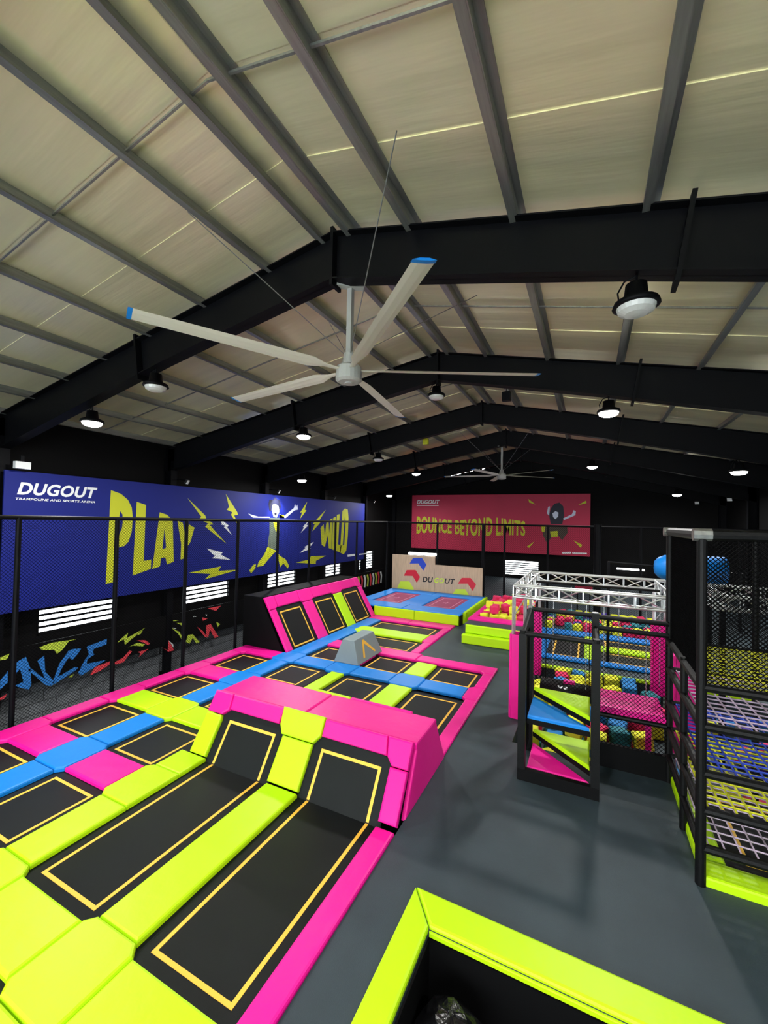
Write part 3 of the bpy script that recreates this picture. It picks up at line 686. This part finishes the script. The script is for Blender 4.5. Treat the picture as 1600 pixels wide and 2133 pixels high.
prof = [(5.86,-.3), (6.42,.9), (7.4,.9), (7.97,-.3)]
kid(MB().prism(prof, 'x', RXA+.02, RXB-.06).build('ramp_body', BLACK), ramp)
def rp(poly, m, fr=RF, **k): return kid(pad(poly, m, None, fr, **k), ramp)
rp([(-6.9,.05),(-6.47,.05),(-6.47,.72),(-6.5,.8),(-6.9,.8)], Y_, z0=-.05, h=.09)
rp([(-6.9,.8),(-6.5,.8),(-6.36,.92),(-6.42,1.22),(-6.9,1.22)], P_, z0=-.05, h=.09)
rp([(-6.36,.92),(-5.12,.92),(-5.12,1.22),(-6.42,1.22)], P_, z0=-.05, h=.085)
rp(rect(-4.97,-4.3,.04,.78), Y_, z0=-.05, h=.09)
rp([(-5.0,.78),(-4.3,.78),(-4.18,.93),(-4.2,1.24),(-5.15,1.24),(-5.1,.93)], Y_, z0=-.04, h=.09)
rp([(-4.18,.92),(-2.9,.92),(-2.96,1.22),(-4.2,1.22)], P_, z0=-.05, h=.085)
rp([(-2.9,.92),(-2.79,.8),(-2.5,.8),(-2.5,1.22),(-2.96,1.22)], P_, z0=-.05, h=.09)
rp(rect(-2.82,-2.5,.06,.8), P_, z0=-.05, h=.085)
rp(rect(-6.9,-4.72,6.44,7.42), P_, FLAT, z0=.88, h=.1); rp(rect(-4.72,-2.47,6.44,7.42), P_, FLAT, z0=.88, h=.1)
rp([(-5.0,6.4),(-4.28,6.4),(-4.24,6.47),(-5.1,6.47)], Y_, FLAT, z0=.89, h=.1)
SF = frame((RXB-.05, 0, 0), (0,1,0), (0,0,1))
rp([(6.02,-.02),(6.52,.97),(7.42,.97),(8.0,-.02)], P_, SF, z0=0, h=.07)
KF = frame((0, 8.02, 0), (-1,0,0), (0,-.6,.97))
rp(rect(2.5, 4.72, 0, 1.12), P_, KF, z0=-.06, h=.09); rp(rect(4.72, 6.9, 0, 1.12), P_, KF, z0=-.06, h=.09)
rp(rect(-5.2,-4.3,7.38,7.47), Y_, FLAT, z0=.93, h=.07); rp(rect(-4.3,-2.95,7.38,7.47), P_, FLAT, z0=.93, h=.07)

# tilted trampoline wall on the left
WO = (-9.2, 11.45, 0); WF = frame(WO, (0,1,0), (-1.1,0,1.8))
wall = thing('tilted_trampoline', 'tilted pink trampoline wall with three black beds on a black box', 'trampoline wall', None, (-10.2, 14.7, 0))
kid(MB().prism([(-9.3,-.1), (-10.38,1.76), (-11.2,1.76), (-11.2,-.3), (-9.4,-.3)], 'y', 11.45, 18.0).build('wall_box', BLACK), wall)
for i, y in enumerate((11.45, 13.65, 15.85)):
    kid(MB().box(-11.22, -10.36, y+.01, y+2.17, 1.76, 1.79).build('top_board', BLACK), wall)
def wp(poly, m, **k): return kid(pad(poly, m, None, WF, **k), wall)
wp(rect(0,.33,0,1.58), P_, z0=-.02, h=.08); wp([(0,1.58),(.33,1.58),(.46,1.65),(.48,2.08),(0,2.08)], P_, z0=-.02, h=.09)
wp([(.46,1.62),(1.75,1.62),(1.82,2.08),(.48,2.08)], P_, z0=-.02, h=.08); wp([(1.75,1.64),(1.86,1.56),(2.5,1.56),(2.62,1.64),(2.62,2.08),(1.82,2.08)], P_, z0=-.02, h=.09)
wp(rect(1.86,2.5,0,1.56), P_, z0=-.02, h=.08); wp([(2.62,1.62),(3.9,1.62),(3.95,2.08),(2.62,2.08)], P_, z0=-.02, h=.08)
wp([(3.9,1.64),(4.03,1.56),(4.68,1.56),(4.78,1.64),(4.78,2.08),(3.95,2.08)], P_, z0=-.02, h=.09); wp(rect(4.03,4.68,0,1.56), Y_, z0=-.02, h=.08)
wp([(4.78,1.64),(6.1,1.64),(6.16,2.08),(4.78,2.08)], P_, z0=-.02, h=.08); wp([(6.1,1.66),(6.2,1.58),(6.55,1.58),(6.55,2.08),(6.16,2.08)], P_, z0=-.02, h=.09)
wp(rect(6.2,6.55,0,1.58), P_, z0=-.02, h=.08)
for s0, s1 in ((.48,1.66), (2.65,3.83), (4.82,6.0)):
    bd = kid(slab(rect(s0-.22, s1+.22, -.0, 1.72), BEDM, None, WF, -.005, .015, 'trampoline_bed'), wall)
    mb = MB(); w = .05
    for a0, a1, b0, b1 in ((s0,s1,.08,.08+w), (s0,s1,1.45-w,1.45), (s0,s0+w,.13,1.4), (s1-w,s1,.13,1.4)):
        pts = rect(a0, a1, b0, b1); mb.add([WF(p, q, .015) for p, q in pts]+[WF(p, q, .019) for p, q in pts], [(3,2,1,0),(4,5,6,7),(0,1,5,4),(1,2,6,5),(2,3,7,6),(3,0,4,7)])
    o = mb.build('tape_border', TAPE); o.parent = bd

# grey vaulting block
t = thing('vaulting_block', 'grey padded vaulting block with an amber chevron on its side', 'vaulting block', None, (-6.85, 12.3, .05))
b0, b1, h = (-7.3, -6.4, 11.45, 13.15), (-7.08, -6.66, 11.62, 12.95), .76
mb = MB(); mb.add([(b0[0],b0[2],.05),(b0[1],b0[2],.05),(b0[1],b0[3],.05),(b0[0],b0[3],.05),(b1[0],b1[2],h),(b1[1],b1[2],h),(b1[1],b1[3],h),(b1[0],b1[3],h)],
    [(0,3,2,1),(4,5,6,7),(0,1,5,4),(1,2,6,5),(2,3,7,6),(3,0,4,7)])
o = kid(mb.build('block_body', GREYB), t)
bv = o.modifiers.new('soft_edges', 'BEVEL'); bv.width = .02; bv.segments = 2
CF = frame((-6.4, 11.45, .05), (0,1,0), (-.26,0,.71))
kid(flatprint([[(.42,.12),(.62,.66),(.72,.66),(1.3,.14),(1.18,.14),(.68,.54),(.53,.12)]], TAPE, None, CF, .003, 'chevron_print'), t)

# ------------------------------------------------------------------ podium with two burgundy trampolines, parkour wall
t = thing('trampoline_podium', 'raised blue podium with lime sides and two burgundy trampolines', 'podium', None, (-7.5, 20.5, 0))
PXA, PXB, PYA, PYB, PH = -10.7, -5.05, 18.1, 23.25, .5
kid(MB().box(PXA, PXB, PYA+.1, PYB, 0, PH-.06).build('podium_body', BLACK), t)
bx_ = [(-10.0,-8.42), (-7.25,-5.68)]; by_ = (19.15, 22.25)
def pp(poly, m, fr=FLAT, **k): return kid(pad(poly, m, None, fr, **k), t)
for a in ((PXA, PXB, PYA, by_[0]), (PXA, PXB, by_[1], PYB)):
    xm = (bx_[0][1]+bx_[1][0])/2
    pp(rect(a[0], xm, a[2], a[3]), B_, z0=PH-.06, h=.07); pp(rect(xm, a[1], a[2], a[3]), B_, z0=PH-.06, h=.07)
for a in ((PXA, bx_[0][0]), (bx_[0][1], bx_[1][0]), (bx_[1][1], PXB)): pp(rect(a[0], a[1], *by_), B_, z0=PH-.06, h=.07)
for a in bx_:
    bd = kid(slab(rect(a[0]-.05, a[1]+.05, by_[0]-.05, by_[1]+.05), BURG, None, FLAT, PH-.058, PH-.045, 'trampoline_bed'), t)
    mb = MB(); w = .04; x0, x1 = a[0]+.25, a[1]-.25; y0, y1 = by_[0]+.35, by_[1]-.35
    for q in ((x0,x1,y0,y0+w),(x0,x1,y1-w,y1),(x0,x0+w,y0,y1),(x1-w,x1,y0,y1),((x0+x1)/2-.2,(x0+x1)/2+.2,(y0+y1)/2-.03,(y0+y1)/2+.03),((x0+x1)/2-.03,(x0+x1)/2+.03,(y0+y1)/2-.2,(y0+y1)/2+.2)):
        mb.box(*q, PH-.045, PH-.041)
    o = mb.build('line_markings', WLINE); o.parent = bd
fr_ = frame((0, PYA+.1, 0), (1,0,0), (0,0,1))
pp(rect(-9.3, -7.2, .02, PH-.02), Y_, fr_, z0=0, h=.12); pp(rect(-7.2, PXB-.05, .02, PH-.02), Y_, fr_, z0=0, h=.12)
pp(rect(PYA+.5, PYB, .02, PH+.02), Y_, frame((PXB, 0, 0), (0,1,0), (0,0,1)), z0=0, h=.12)

WYY = 23.4
t = thing('parkour_board', 'stepped pale plywood wall with coloured chevrons and DUGOUT lettering', 'climbing wall', None, (-8, WYY, .5))
xs0, xs1, xs2 = on_y(817, 1190, WYY).x, on_y(906, 1165, WYY).x, on_y(1005, 1200, WYY).x
zA, zB = on_y(860, 1157, WYY).z, on_y(955, 1180, WYY).z
kid(MB().box(xs0, xs1, WYY, WYY+.12, 0, zA).build('tall_panel', WOOD), t); kid(MB().box(xs1+.01, xs2, WYY, WYY+.12, 0, zB).build('low_panel', WOOD), t)
F = fy(WYY); A4 = (780, 1130, .175)
for p, m in (([(420,250),(460,185),(565,182),(620,265),(583,335),(522,250)], PRB), ([(350,395),(385,328),(490,327),(543,410),(505,480),(455,398)], PRR),
             ([(275,535),(310,462),(415,462),(470,550),(462,565),(275,550)], PRL), ([(995,490),(1040,420),(1145,422),(1210,500),(1170,578),(1110,490)], PRR), ([(938,605),(970,555),(1080,555),(1125,625),(940,625)], PRL)):
    kid(flatprint([py(p, WYY, *A4)], m, None, F, .003, 'chevron'), t)
for txt, x0, x1, m in (('DU', 572, 698, PRK), ('GO', 712, 832, PRL), ('UT', 838, 960, PRK)):
    p, q = on_y(780+x0*.175, 1130+(470+(x0-572)*.07)*.175, WYY), on_y(780+x1*.175, 1130+(415+(x0-572)*.08)*.175, WYY)
    kid(text_mesh(txt, m, None, F, p.x, q.x, p.z, q.z, .003, 'lettering', .2, .03), t)
def tubelight(p, q, lab):
    t = thing('fluorescent_light', lab, 'strip light', 'white strip lights', p)
    kid(MB().tube(p, q, .05, 8).build('light_tube', TUBE_ON), t); kid(MB().box(p.x, q.x, p.y+.04, p.y+.1, p.z-.03, p.z+.1).build('light_fitting', WHITEP), t)
p, q = on_y(851, 1153, 23.62), on_y(909, 1156, 23.62); q.z = p.z
tubelight(p, q, 'white strip light above the stepped plywood wall')
p, q = on_y(1285, 1183, 36.35), on_y(1343, 1190, 36.35); q.z = p.z = (p.z+q.z)/2
tubelight(p, q, 'white strip light far back beyond the aluminium truss')

# ------------------------------------------------------------------ foam cubes
def cube_mesh(m):
    s, b = .5, .08; mb = MB(); bmx = bmesh.new(); bmesh.ops.create_cube(bmx, size=1.0)
    bmesh.ops.bevel(bmx, geom=list(bmx.edges), offset=b, segments=1, affect='EDGES')
    me = bpy.data.meshes.new('foam_cube'); bmx.to_mesh(me); bmx.free(); me.materials.append(m); return me
CM = {k: cube_mesh(m) for k, m in FCOL.items()}
def cubes(n, X, Y, z0, cols, where, size=.3, heap=None):
    """loose layers of foam cubes resting on z0 and on each other"""
    sp = size*1.26; cells = []
    nx, ny = int((X[1]-X[0])/sp), int((Y[1]-Y[0])/sp)
    for l in range(4):
        lay = [(X[0]+sp*(i+.5), Y[0]+sp*(j+.5), l) for i in range(nx) for j in range(ny)]
        if heap: lay = [c for c in lay if l == 0 or heap(c[0], c[1]) > l]
        random.shuffle(lay); cells += lay
    for x, y, l in cells[:n]:
        if any(abs(x-lx) < .45 and abs(y-ly) < .45 for lx in (-1.46, 1.78, 2.6, 7.0) for ly in (10.45, 13.7, 11.3, 13.4)): continue
        if abs(x-1.12) < .3 and abs(y-10) < .3: continue
        c = random.choice(cols); o = bpy.data.objects.new('foam_cube', CM[c]); COL.objects.link(o)
        o.location = (x+random.uniform(-.02, .02), y+random.uniform(-.02, .02), z0+size*(.56+1.12*l))
        o.rotation_euler = (random.uniform(-.14, .14), random.uniform(-.14, .14), random.uniform(-.3, .3) if random.random() < .6 else random.uniform(.5, 1)); o.scale = (size,)*3
        tag(o, '%s foam cube %s' % (c, where), 'foam cube', 'foam cubes ' + where)
# raised foam pit by the lime steps
t = thing('foam_pit', 'raised foam pit with pink padded rim beyond the lime steps', 'foam pit', None, (-2.5, 19.5, 0))
kid(MB().box(-4.3, -1.95, 15.95, 17.1, 0, .66).build('pit_deck', RUBBER), t)
kid(MB().box(-4.25, -1.95, 17.1, 17.25, 0, .66).box(-4.3, -4.1, 17.1, 22.6, 0, .66).box(-4.3, -1.95, 22.4, 22.6, 0, .66).box(-2.1, -1.95, 17.1, 22.6, 0, .66).box(-4.1, -2.1, 17.2, 22.4, 0, .5).build('pit_wall', BLACK), t)
for q in (rect(-4.35,-1.9,16.75,17.35), rect(-4.35,-4.08,17.35,19.9), rect(-4.35,-4.08,19.9,22.6)): kid(pad(q, P_, None, z0=.64, h=.1), t)
cubes(85, (-4.05, -2.1), (17.5, 22.2), .5, ['pink', 'yellow', 'pink', 'yellow'], 'heaped in the raised pit beyond the lime steps', .29, lambda x, y: 2.2-abs(x+3)-abs(y-19.5)*.35)
cubes(80, (-1.7, 3.0), (19.75, 23.2), 0.0, ['pink', 'yellow', 'pink', 'yellow', 'purple', 'teal'], 'heaped beyond the blue pads behind the truss', .3)
st = thing('padded_steps', 'two lime padded steps leading up to the raised foam pit', 'steps', None, (-3, 15.8, 0))
kid(MB().box(-4.25, -1.75, 15.72, 15.93, 0, .3).box(-4.2, -1.75, 15.93, 15.945, 0, .64).build('step_core', BLACK), st)
kid(pad(rect(-4.3,-1.75,0,.34), Y_, None, frame((0,15.72,0),(1,0,0),(0,0,1)), z0=-.02, h=.08), st); kid(pad(rect(-4.3,-1.75,15.65,15.95), Y_, None, z0=.29, h=.06), st)
kid(pad(rect(-4.22,-1.75,.35,.68), Y_, None, frame((0,15.95,0),(1,0,0),(0,0,1)), z0=-.02, h=.08), st)

# second court of beds beyond the truss
t2 = thing('court_padding', 'blue and lime padding of the small court behind the aluminium truss', 'safety padding', None, (.5, 17, 0))
for q, m in ((rect(-1.85,.1,18.9,19.6), B_), (rect(.1,2.4,18.9,19.6), B_), (rect(-1.5,.05,15.35,15.75), B_), (rect(.05,1.6,15.35,15.75), B_), (rect(1.6,3.0,15.35,15.75), B_), (rect(-1.75,-1.3,15.75,18.9), B_),
             (rect(-.1,.35,15.75,18.9), Y_), (rect(.35,3.2,17.1,17.7), Y_), (rect(-1.42,.2,14.3,14.5), Y_), (rect(.2,2.0,14.3,14.5), Y_), (rect(2.0,4.0,14.3,14.5), Y_)):
    kid(pad(q, m, None, z0=.031, h=.07), t2)
def tramp2(x0, x1, y0, y1, lab):
    t = thing('trampoline', lab, 'trampoline', 'trampolines of the small court behind the truss', ((x0+x1)/2, (y0+y1)/2, 0))
    kid(slab(rect(x0-.2, x1+.2, y0-.2, y1+.2), BEDM, None, FLAT, .004, .03, 'trampoline_bed'), t)
    mb = MB(); w = .06
    for a in ((x0,x1,y0,y0+w),(x0,x1,y1-w,y1),(x0,x0+w,y0+w,y1-w),(x1-w,x1,y0+w,y1-w)): mb.box(*a, .03, .034)
    kid(mb.build('tape_border', TAPE), t)
tramp2(-1.12, -.25, 15.95, 18.7, 'trampoline framed by blue pads behind the aluminium truss')
tramp2(.6, 2.9, 15.95, 16.95, 'trampoline in front of a lime strip behind the aluminium truss')
tramp2(.6, 2.9, 17.9, 18.75, 'trampoline past the lime strip behind the aluminium truss')

# ------------------------------------------------------------------ aluminium truss rig over the sunken foam pit
rig = thing('truss_rig', 'square aluminium truss frame on pink padded legs over the foam pit', 'truss frame', None, (.1, 12, 0))
TX0, TX1, TY0, TY1, TZ = -1.46, 1.78, 10.45, 13.7, 2.98; TS = .13
def truss(a, b, nm):
    a, b = Vector(a), Vector(b); d = (b-a).normalized(); L = (b-a).length
    up = Vector((0,0,1)) if abs(d.z) < .9 else Vector((0,1,0)); sd = d.cross(up).normalized(); up = sd.cross(d)
    mb = MB(); C4 = [sd*TS+up*TS, -sd*TS+up*TS, -sd*TS-up*TS, sd*TS-up*TS]
    for c in C4: mb.tube(a+c, b+c, .025, 8)
    n = max(2, round(L/.5))
    for i in range(n+1):
        p = a+d*(L*i/n)
        for k in range(4):
            if i in (0, n) or k in (1, 3): mb.bar(p+C4[k], p+C4[(k+1)%4], .026, .026, up=d)
        if i < n:
            q = a+d*(L*(i+1)/n)
            for k in (1, 3):
                s_, e_ = (p+C4[k], q+C4[(k+1)%4]) if i % 2 else (p+C4[(k+1)%4], q+C4[k])
                mb.tube(s_, e_, .017, 6)
            if i % 2: mb.tube(p+C4[0], q+C4[1], .014, 6)
    kid(mb.build(nm, ALU), rig)
truss((TX0-TS,TY0,TZ), (TX1+TS,TY0,TZ), 'truss_beam'); truss((TX0-TS,TY1,TZ), (TX1+TS,TY1,TZ), 'truss_beam')
truss((TX0,TY0+TS,TZ), (TX0,TY1-TS,TZ), 'truss_beam'); truss((TX1,TY0+TS,TZ), (TX1,TY1-TS,TZ), 'truss_beam')
for x, y, zb in ((TX0,TY0,0), (TX1,TY0,-.5), (TX0,TY1,-.5), (TX1,TY1,-.5)):
    truss((x,y,zb), (x,y,TZ-TS), 'truss_leg')
    for fr2, w in ((frame((x-.16,y-.16,0),(1,0,0),(0,0,1)), .32), (frame((x+.16,y-.16,0),(0,1,0),(0,0,1)), .32), (frame((x+.16,y+.16,0),(-1,0,0),(0,0,1)), .32), (frame((x-.16,y+.16,0),(0,-1,0),(0,0,1)), .32)):
        kid(pad(rect(0, w, max(zb, 0)+.01, 1.98), P_, None, fr2, z0=0, h=.04, bev=.015, name='leg_pad'), rig)
for y in (11.5, 12.6): kid(MB().tube((TX0, y, TZ-.02), (TX1, y, TZ-.02), .03, 8).build('cross_bar', FOAMT), rig)
for i in range(8):
    x = TX0+.3+i*.38; y = (TY0, 11.5, 12.6)[i % 3]
    mb = MB(); z = TZ-.1
    while z > .9:
        mb.bar((x, y, z), (x, y, z-.05), .022 if int(z*20) % 2 else .012, .012); z -= .055
    kid(mb.build('chain', CHAIN), rig)
t = thing('battle_log', 'dark grey foam log with white figures hanging under the truss', 'foam log', None, (-.5, 10.9, .72))
kid(MB().tube((-1.0, 11.0, .66), (.15, 10.9, .66), .2, 18).build('log_body', FOAMT, None, True), t)
LF = frame((-.62, 10.763, .73), (1,-.09,0), (0,.75,.66))
kid(text_mesh('03', PRW, None, LF, 0, .22, 0, .14, .004, 'figures_print', 0, .03), t)
kid(MB().box(-.5, -.25, 10.85, 10.97, .83, .9).build('grip', PINK), t)
for x in (-.9, .05): kid(MB().path([(x, 10.95, .84), (x, 10.95, TZ-.1)], .01).build('strap', STEEL), t)
cubes(125, (-1.3, 1.9), (9.3, 14.2), -.5, ['pink', 'yellow', 'blue', 'teal', 'yellow', 'yellow', 'pink'], 'in the sunken pit under the truss', .34)

# ------------------------------------------------------------------ stepped entry tower
GX0, GX1, GY0, GY1 = -1.05, .14, 8.0, 9.08
t = thing('entry_tower', 'black framed entry tower with four triangular step decks', 'climbing tower', None, (-.45, 8.5, 0))
for x, y, z1 in ((GX0,GY0,2.6), (GX1,GY0,2.6), (GX0,GY1,2.85), (GX1,GY1,2.9)): kid(MB().bar((x,y,0), (x,y,z1), .13, .13).build('post', FOAMT), t)
kid(MB().box(GX0-.06, GX1+.06, GY0-.07, GY0+.03, 0, .2).build('kick_board', BLACK), t)
def rail(par, a, b, r=.045, m=FOAMT): return kid(MB().tube(a, b, r, 10).build('rail', m), par)
rail(t, (GX0,GY0,2.6), (GX1,GY0,2.6)); rail(t, (GX0,GY0,2.6), (GX0,GY1,2.85)); rail(t, (GX0,GY1,2.85), (GX1,GY1,2.85)); rail(t, (GX1,GY0,2.6), (GX1,GY1,2.62))
for (x, y, z) in ((GX0,GY0,2.6), (GX1,GY0,2.6), (GX0,GY1,2.85), (GX1,GY1,2.85)): kid(MB().tube((x,y,z-.05), (x,y,z+.06), .06, 10).build('rail_joint', GALV if y == GY1 else FOAMT), t)
fl, fr3, bl, br = (GX0+.08,GY0+.06), (GX1-.08,GY0+.06), (GX0+.08,GY1-.06), (GX1-.08,GY1-.06)
for tri_, z, m in (([fl, fr3, bl], .2, P_), ([bl, fr3, br], .46, Y_), ([fl, fr3, bl], 1.12, B_), ([bl, fr3, br], 1.3, Y_)):
    kid(pad(tri_, m, None, z0=z-.06, h=.07, bev=.025, name='step_pad'), t)
    kid(slab(tri_, BLACK, None, FLAT, z-.15, z-.061, 'step_board'), t)
for x in (GX0, ): kid(net(None, (x, GY0, .2), (0,1,0), (0,0,1), GY1-GY0, 2.3, .05, .0035), t)
# landing platform and its net
t = thing('landing_platform', 'pink padded landing platform beside the entry tower', 'platform', None, (.75, 9.5, 0))
kid(pad(rect(.2, 1.3, 9.1, 10.05), P_, None, z0=1.02, h=.14, bev=.04, name='platform_pad'), t)
kid(MB().tube((.2, 9.1, .99), (1.3, 9.1, .99), .045, 10).build('edge_tube', FOAMT), t)
kid(MB().box(.2, 1.3, 9.15, 10.05, .94, 1.02).build('platform_board', BLACK), t)
kid(MB().box(GX1+.04, 1.34, 9.12, 9.2, -.0, .44).build('kick_board', BLACK), t)
for z in (2.62, 2.83): rail(t, (GX1, 9.1, z), (1.32, 9.1, z))
kid(net(None, (GX1, 9.1, .44), (1,0,0), (0,0,1), 1.16, 2.4, .052, .0055), t)
kid(net(None, (GX0, 9.13, 1.3), (1,0,0), (0,0,1), 1.19, 1.55, .052, .0055), t)
kid(MB().bar((1.12, 10.0, -.5), (1.12, 10.0, 1.0), .1, .1).build('post', PINK), t)

# ------------------------------------------------------------------ rope climbing frame on the right
t = thing('rope_climber', 'tall black tube climbing frame with coloured rope nets on the right', 'climbing frame', None, (3, 8, 0))
FXA, FXB, FYA, FYB = 1.34, 6.9, 6.76, 9.15
LV = [.47, .95, 1.42, 2.02, 2.52]
for x in (FXA, 2.55, 3.75, 5.0, FXB):
    for y in (FYA, FYB): kid(MB().tube((x,y,0 if y == FYA else -.5), (x,y,4.5), .06 if x == FXA else .05, 12).build('post', FOAMT), t)
kid(MB().tube((FXA, 7.85, 0), (FXA, 7.85, 2.6), .05, 12).build('post', FOAMT), t)
for z in LV + [4.5]:
    r = .055 if z < 4 else .075
    rail(t, (FXA,FYA,z), (FXB,FYA,z), r); rail(t, (FXA,FYA,z), (FXA,FYB,z), r); rail(t, (FXA,FYB,z), (FXB,FYB,z), .04)
for x, y in ((FXA,FYA), (FXA,FYB)): kid(MB().tube((x-.1,y,4.5), (x+.1,y,4.5), .085, 10).build('rail_joint', GALV), t)
for i in range(24):
    if i % 6 == 0: continue
def ropenet(z, m, nm, cell, r, y0=FYA+.08, y1=FYB-.05, x0=FXA+.1, x1=FXB):
    mb = MB(); x = x0
    while x < x1: mb.tube((x, y0, z), (x, y1, z), r, 5); x += cell
    y = y0
    while y < y1: mb.tube((x0, y, z), (x1, y, z), r, 5); y += cell
    kid(mb.build(nm, m, None, kind='stuff'), t)
ropenet(LV[4], ROPEY, 'yellow_rope_net', .17, .012); ropenet(LV[3], ROPEP, 'lilac_rope_net', .17, .012); ropenet(LV[2], ROPEB, 'blue_rope_net', .15, .014)
ropenet(LV[1], ROPEY, 'yellow_rope_net', .15, .014); ropenet(LV[0], ROPEP, 'lilac_rope_net', .17, .011)
kid(net(None, (FXA+.02, FYA, 2.55), (0,1,0), (0,0,1), FYB-FYA, 1.92, .04, .0065), t)
kid(net(None, (FXA, FYA, 2.55), (1,0,0), (0,0,1), FXB-FXA, 1.92, .04, .0065), t)
kid(net(None, (FXA, FYB, 2.55), (1,0,0), (0,0,1), FXB-FXA, 1.92, .05, .007), t)
for q in (rect(FXA+.02, 3.2, FYA-.02, FYA+.36), rect(3.2, FXB, FYA-.02, FYA+.36), rect(FXA+.02, FXA+.36, FYA+.36, 8.0), rect(FXA+.02, FXA+.36, 8.0, FYB)):
    kid(pad(q, Y_, None, z0=0, h=.12, name='base_pad'), t)
tb = thing('trampoline', 'black trampoline set in lime pads under the rope nets', 'trampoline', None, (3, 8, 0))
kid(slab(rect(FXA+.37, 4.4, FYA+.37, FYB-.1), BEDM, None, FLAT, .02, .05, 'trampoline_bed'), tb)
mb = MB()
for a in ((1.95,4.2,7.33,7.39), (1.95,4.2,8.8,8.86), (1.95,2.01,7.39,8.8), (4.14,4.2,7.39,8.8)): mb.box(*a, .05, .054)
kid(mb.build('tape_border', TAPE), tb)
cubes(55, (2.1, 6.8), (9.4, 14.1), -.5, ['pink', 'yellow', 'blue', 'purple', 'yellow'], 'in the pit seen through the rope nets', .32)
# rear rig behind the net
rig = thing('truss_rig', 'second aluminium truss seen dimly through the dark net on the right', 'truss frame', None, (4.5, 12.5, 0))
truss((2.45,11.3,2.98), (7.2,11.3,2.98), 'truss_beam'); truss((2.45,13.4,2.98), (7.2,13.4,2.98), 'truss_beam'); truss((2.6,11.4,2.98), (2.6,13.3,2.98), 'truss_beam'); truss((7.0,11.4,2.98), (7.0,13.3,2.98), 'truss_beam')
for x in (2.6, 7.0):
    for y in (11.3, 13.4): kid(MB().bar((x,y,-.5), (x,y,2.85), .1, .1).build('support_post', STEEL), rig)
# blue tube slide end
c = Vector((2.75, 16.0, 3.28)); t = thing('tube_slide', 'blue plastic tube slide end behind the dark net', 'slide', None, c)
prof = [(.02,-.85),(.2,-.82),(.32,-.72),(.4,-.55),(.42,-.3),(.42,.0),(.45,.02),(.45,.07),(.42,.1),(.42,1.0)]
mb = MB().lathe(prof, (0,0,0), 20); mb.v = [(c.x+z, c.y+y_, c.z+x_) for x_, y_, z in mb.v]
kid(mb.build('tube_shell', BLUE, None, True), t); kid(MB().bar((c.x+.6,c.y,0), (c.x+.6,c.y,c.z-.4), .12, .12).build('support_post', STEEL), t)
kid(MB().tube((.6, 16, 3.36), (4.2, 16, 3.2), .035, 8).build('support_rail', STEEL), t)
kid(MB().bar((.62, 16, 0), (.62, 16, 3.36), .09, .09).build('support_post', STEEL), t)
p = on_y(1216, 1222, 24.5); t = thing('crash_pad', 'small crimson pad on black posts behind the truss', 'pad', None, (p.x, 24.5, 0))
kid(MB().box(p.x-.42, p.x+.42, 24.5, 24.58, p.z-.14, p.z+.14).build('pad_face', BANR), t)
for s in (-.3, .3): kid(MB().bar((p.x+s, 24.6, 0), (p.x+s, 24.6, p.z+.1), .06, .06).build('post', STEEL), t)

# ------------------------------------------------------------------ lime framed stairwell opening in the foreground, bin bag
t = thing('pit_edge_padding', 'lime padding around the dark floor opening in the foreground', 'safety padding', None, (-1.7, 4.8, 0))
for q in ([(-1.9,5.0),(-1.9,1.0),(-1.57,1.0),(-1.57,4.58)], [(-1.9,5.0),(-1.57,4.58),(1.2,4.58),(1.2,4.97)], rect(1.2,3.4,4.58,4.97)):
    kid(pad(q, Y_, None, z0=-.02, h=.07, bev=.03), t)
kid(pad(rect(-1.57,3.2,-.07,.0), Y_, None, frame((0,4.575,0),(1,0,0),(0,0,1)), z0=-.01, h=.03, bev=.01), t)
for a_ in ((-1.575,-1.555,1.2,4.575), (-1.555,3.2,4.555,4.575), (3.18,3.2,1.2,4.555), (-1.555,3.18,1.2,1.22)): kid(MB().box(*a_, -1.0, -.08).build('pit_lining', BLACK), t)
kid(MB().box(-1.55, 3.17, 1.23, 4.55, -1.0, -.985).build('pit_floor', BLACK), t)
mb = MB(); c = Vector((-1.15, 4.05, -.89)); n = 18; rings = [(.3,-.09),(.37,.08),(.38,.25),(.35,.46),(.27,.6),(.15,.7),(.03,.73)]
vs, fs = [], []
for k, (r, z) in enumerate(rings):
    for i in range(n):
        a = 2*math.pi*i/n; rr = r*(1+.09*math.sin(3*a+k*1.7)+.07*math.sin(7*a-k)+random.uniform(-.05,.05)); vs.append((c.x+rr*math.cos(a), c.y+rr*math.sin(a), c.z+z+random.uniform(-.012,.012)*(k > 0)))
for k in range(len(rings)-1): fs += [(k*n+i, k*n+(i+1)%n, (k+1)*n+(i+1)%n, (k+1)*n+i) for i in range(n)]
fs += [tuple(range(n-1,-1,-1)), tuple(range((len(rings)-1)*n, len(rings)*n))]
tag(mb.add(vs, fs).build('bin_bag', BAG), 'crumpled black bin bag in the dark opening at the bottom', 'bin bag')
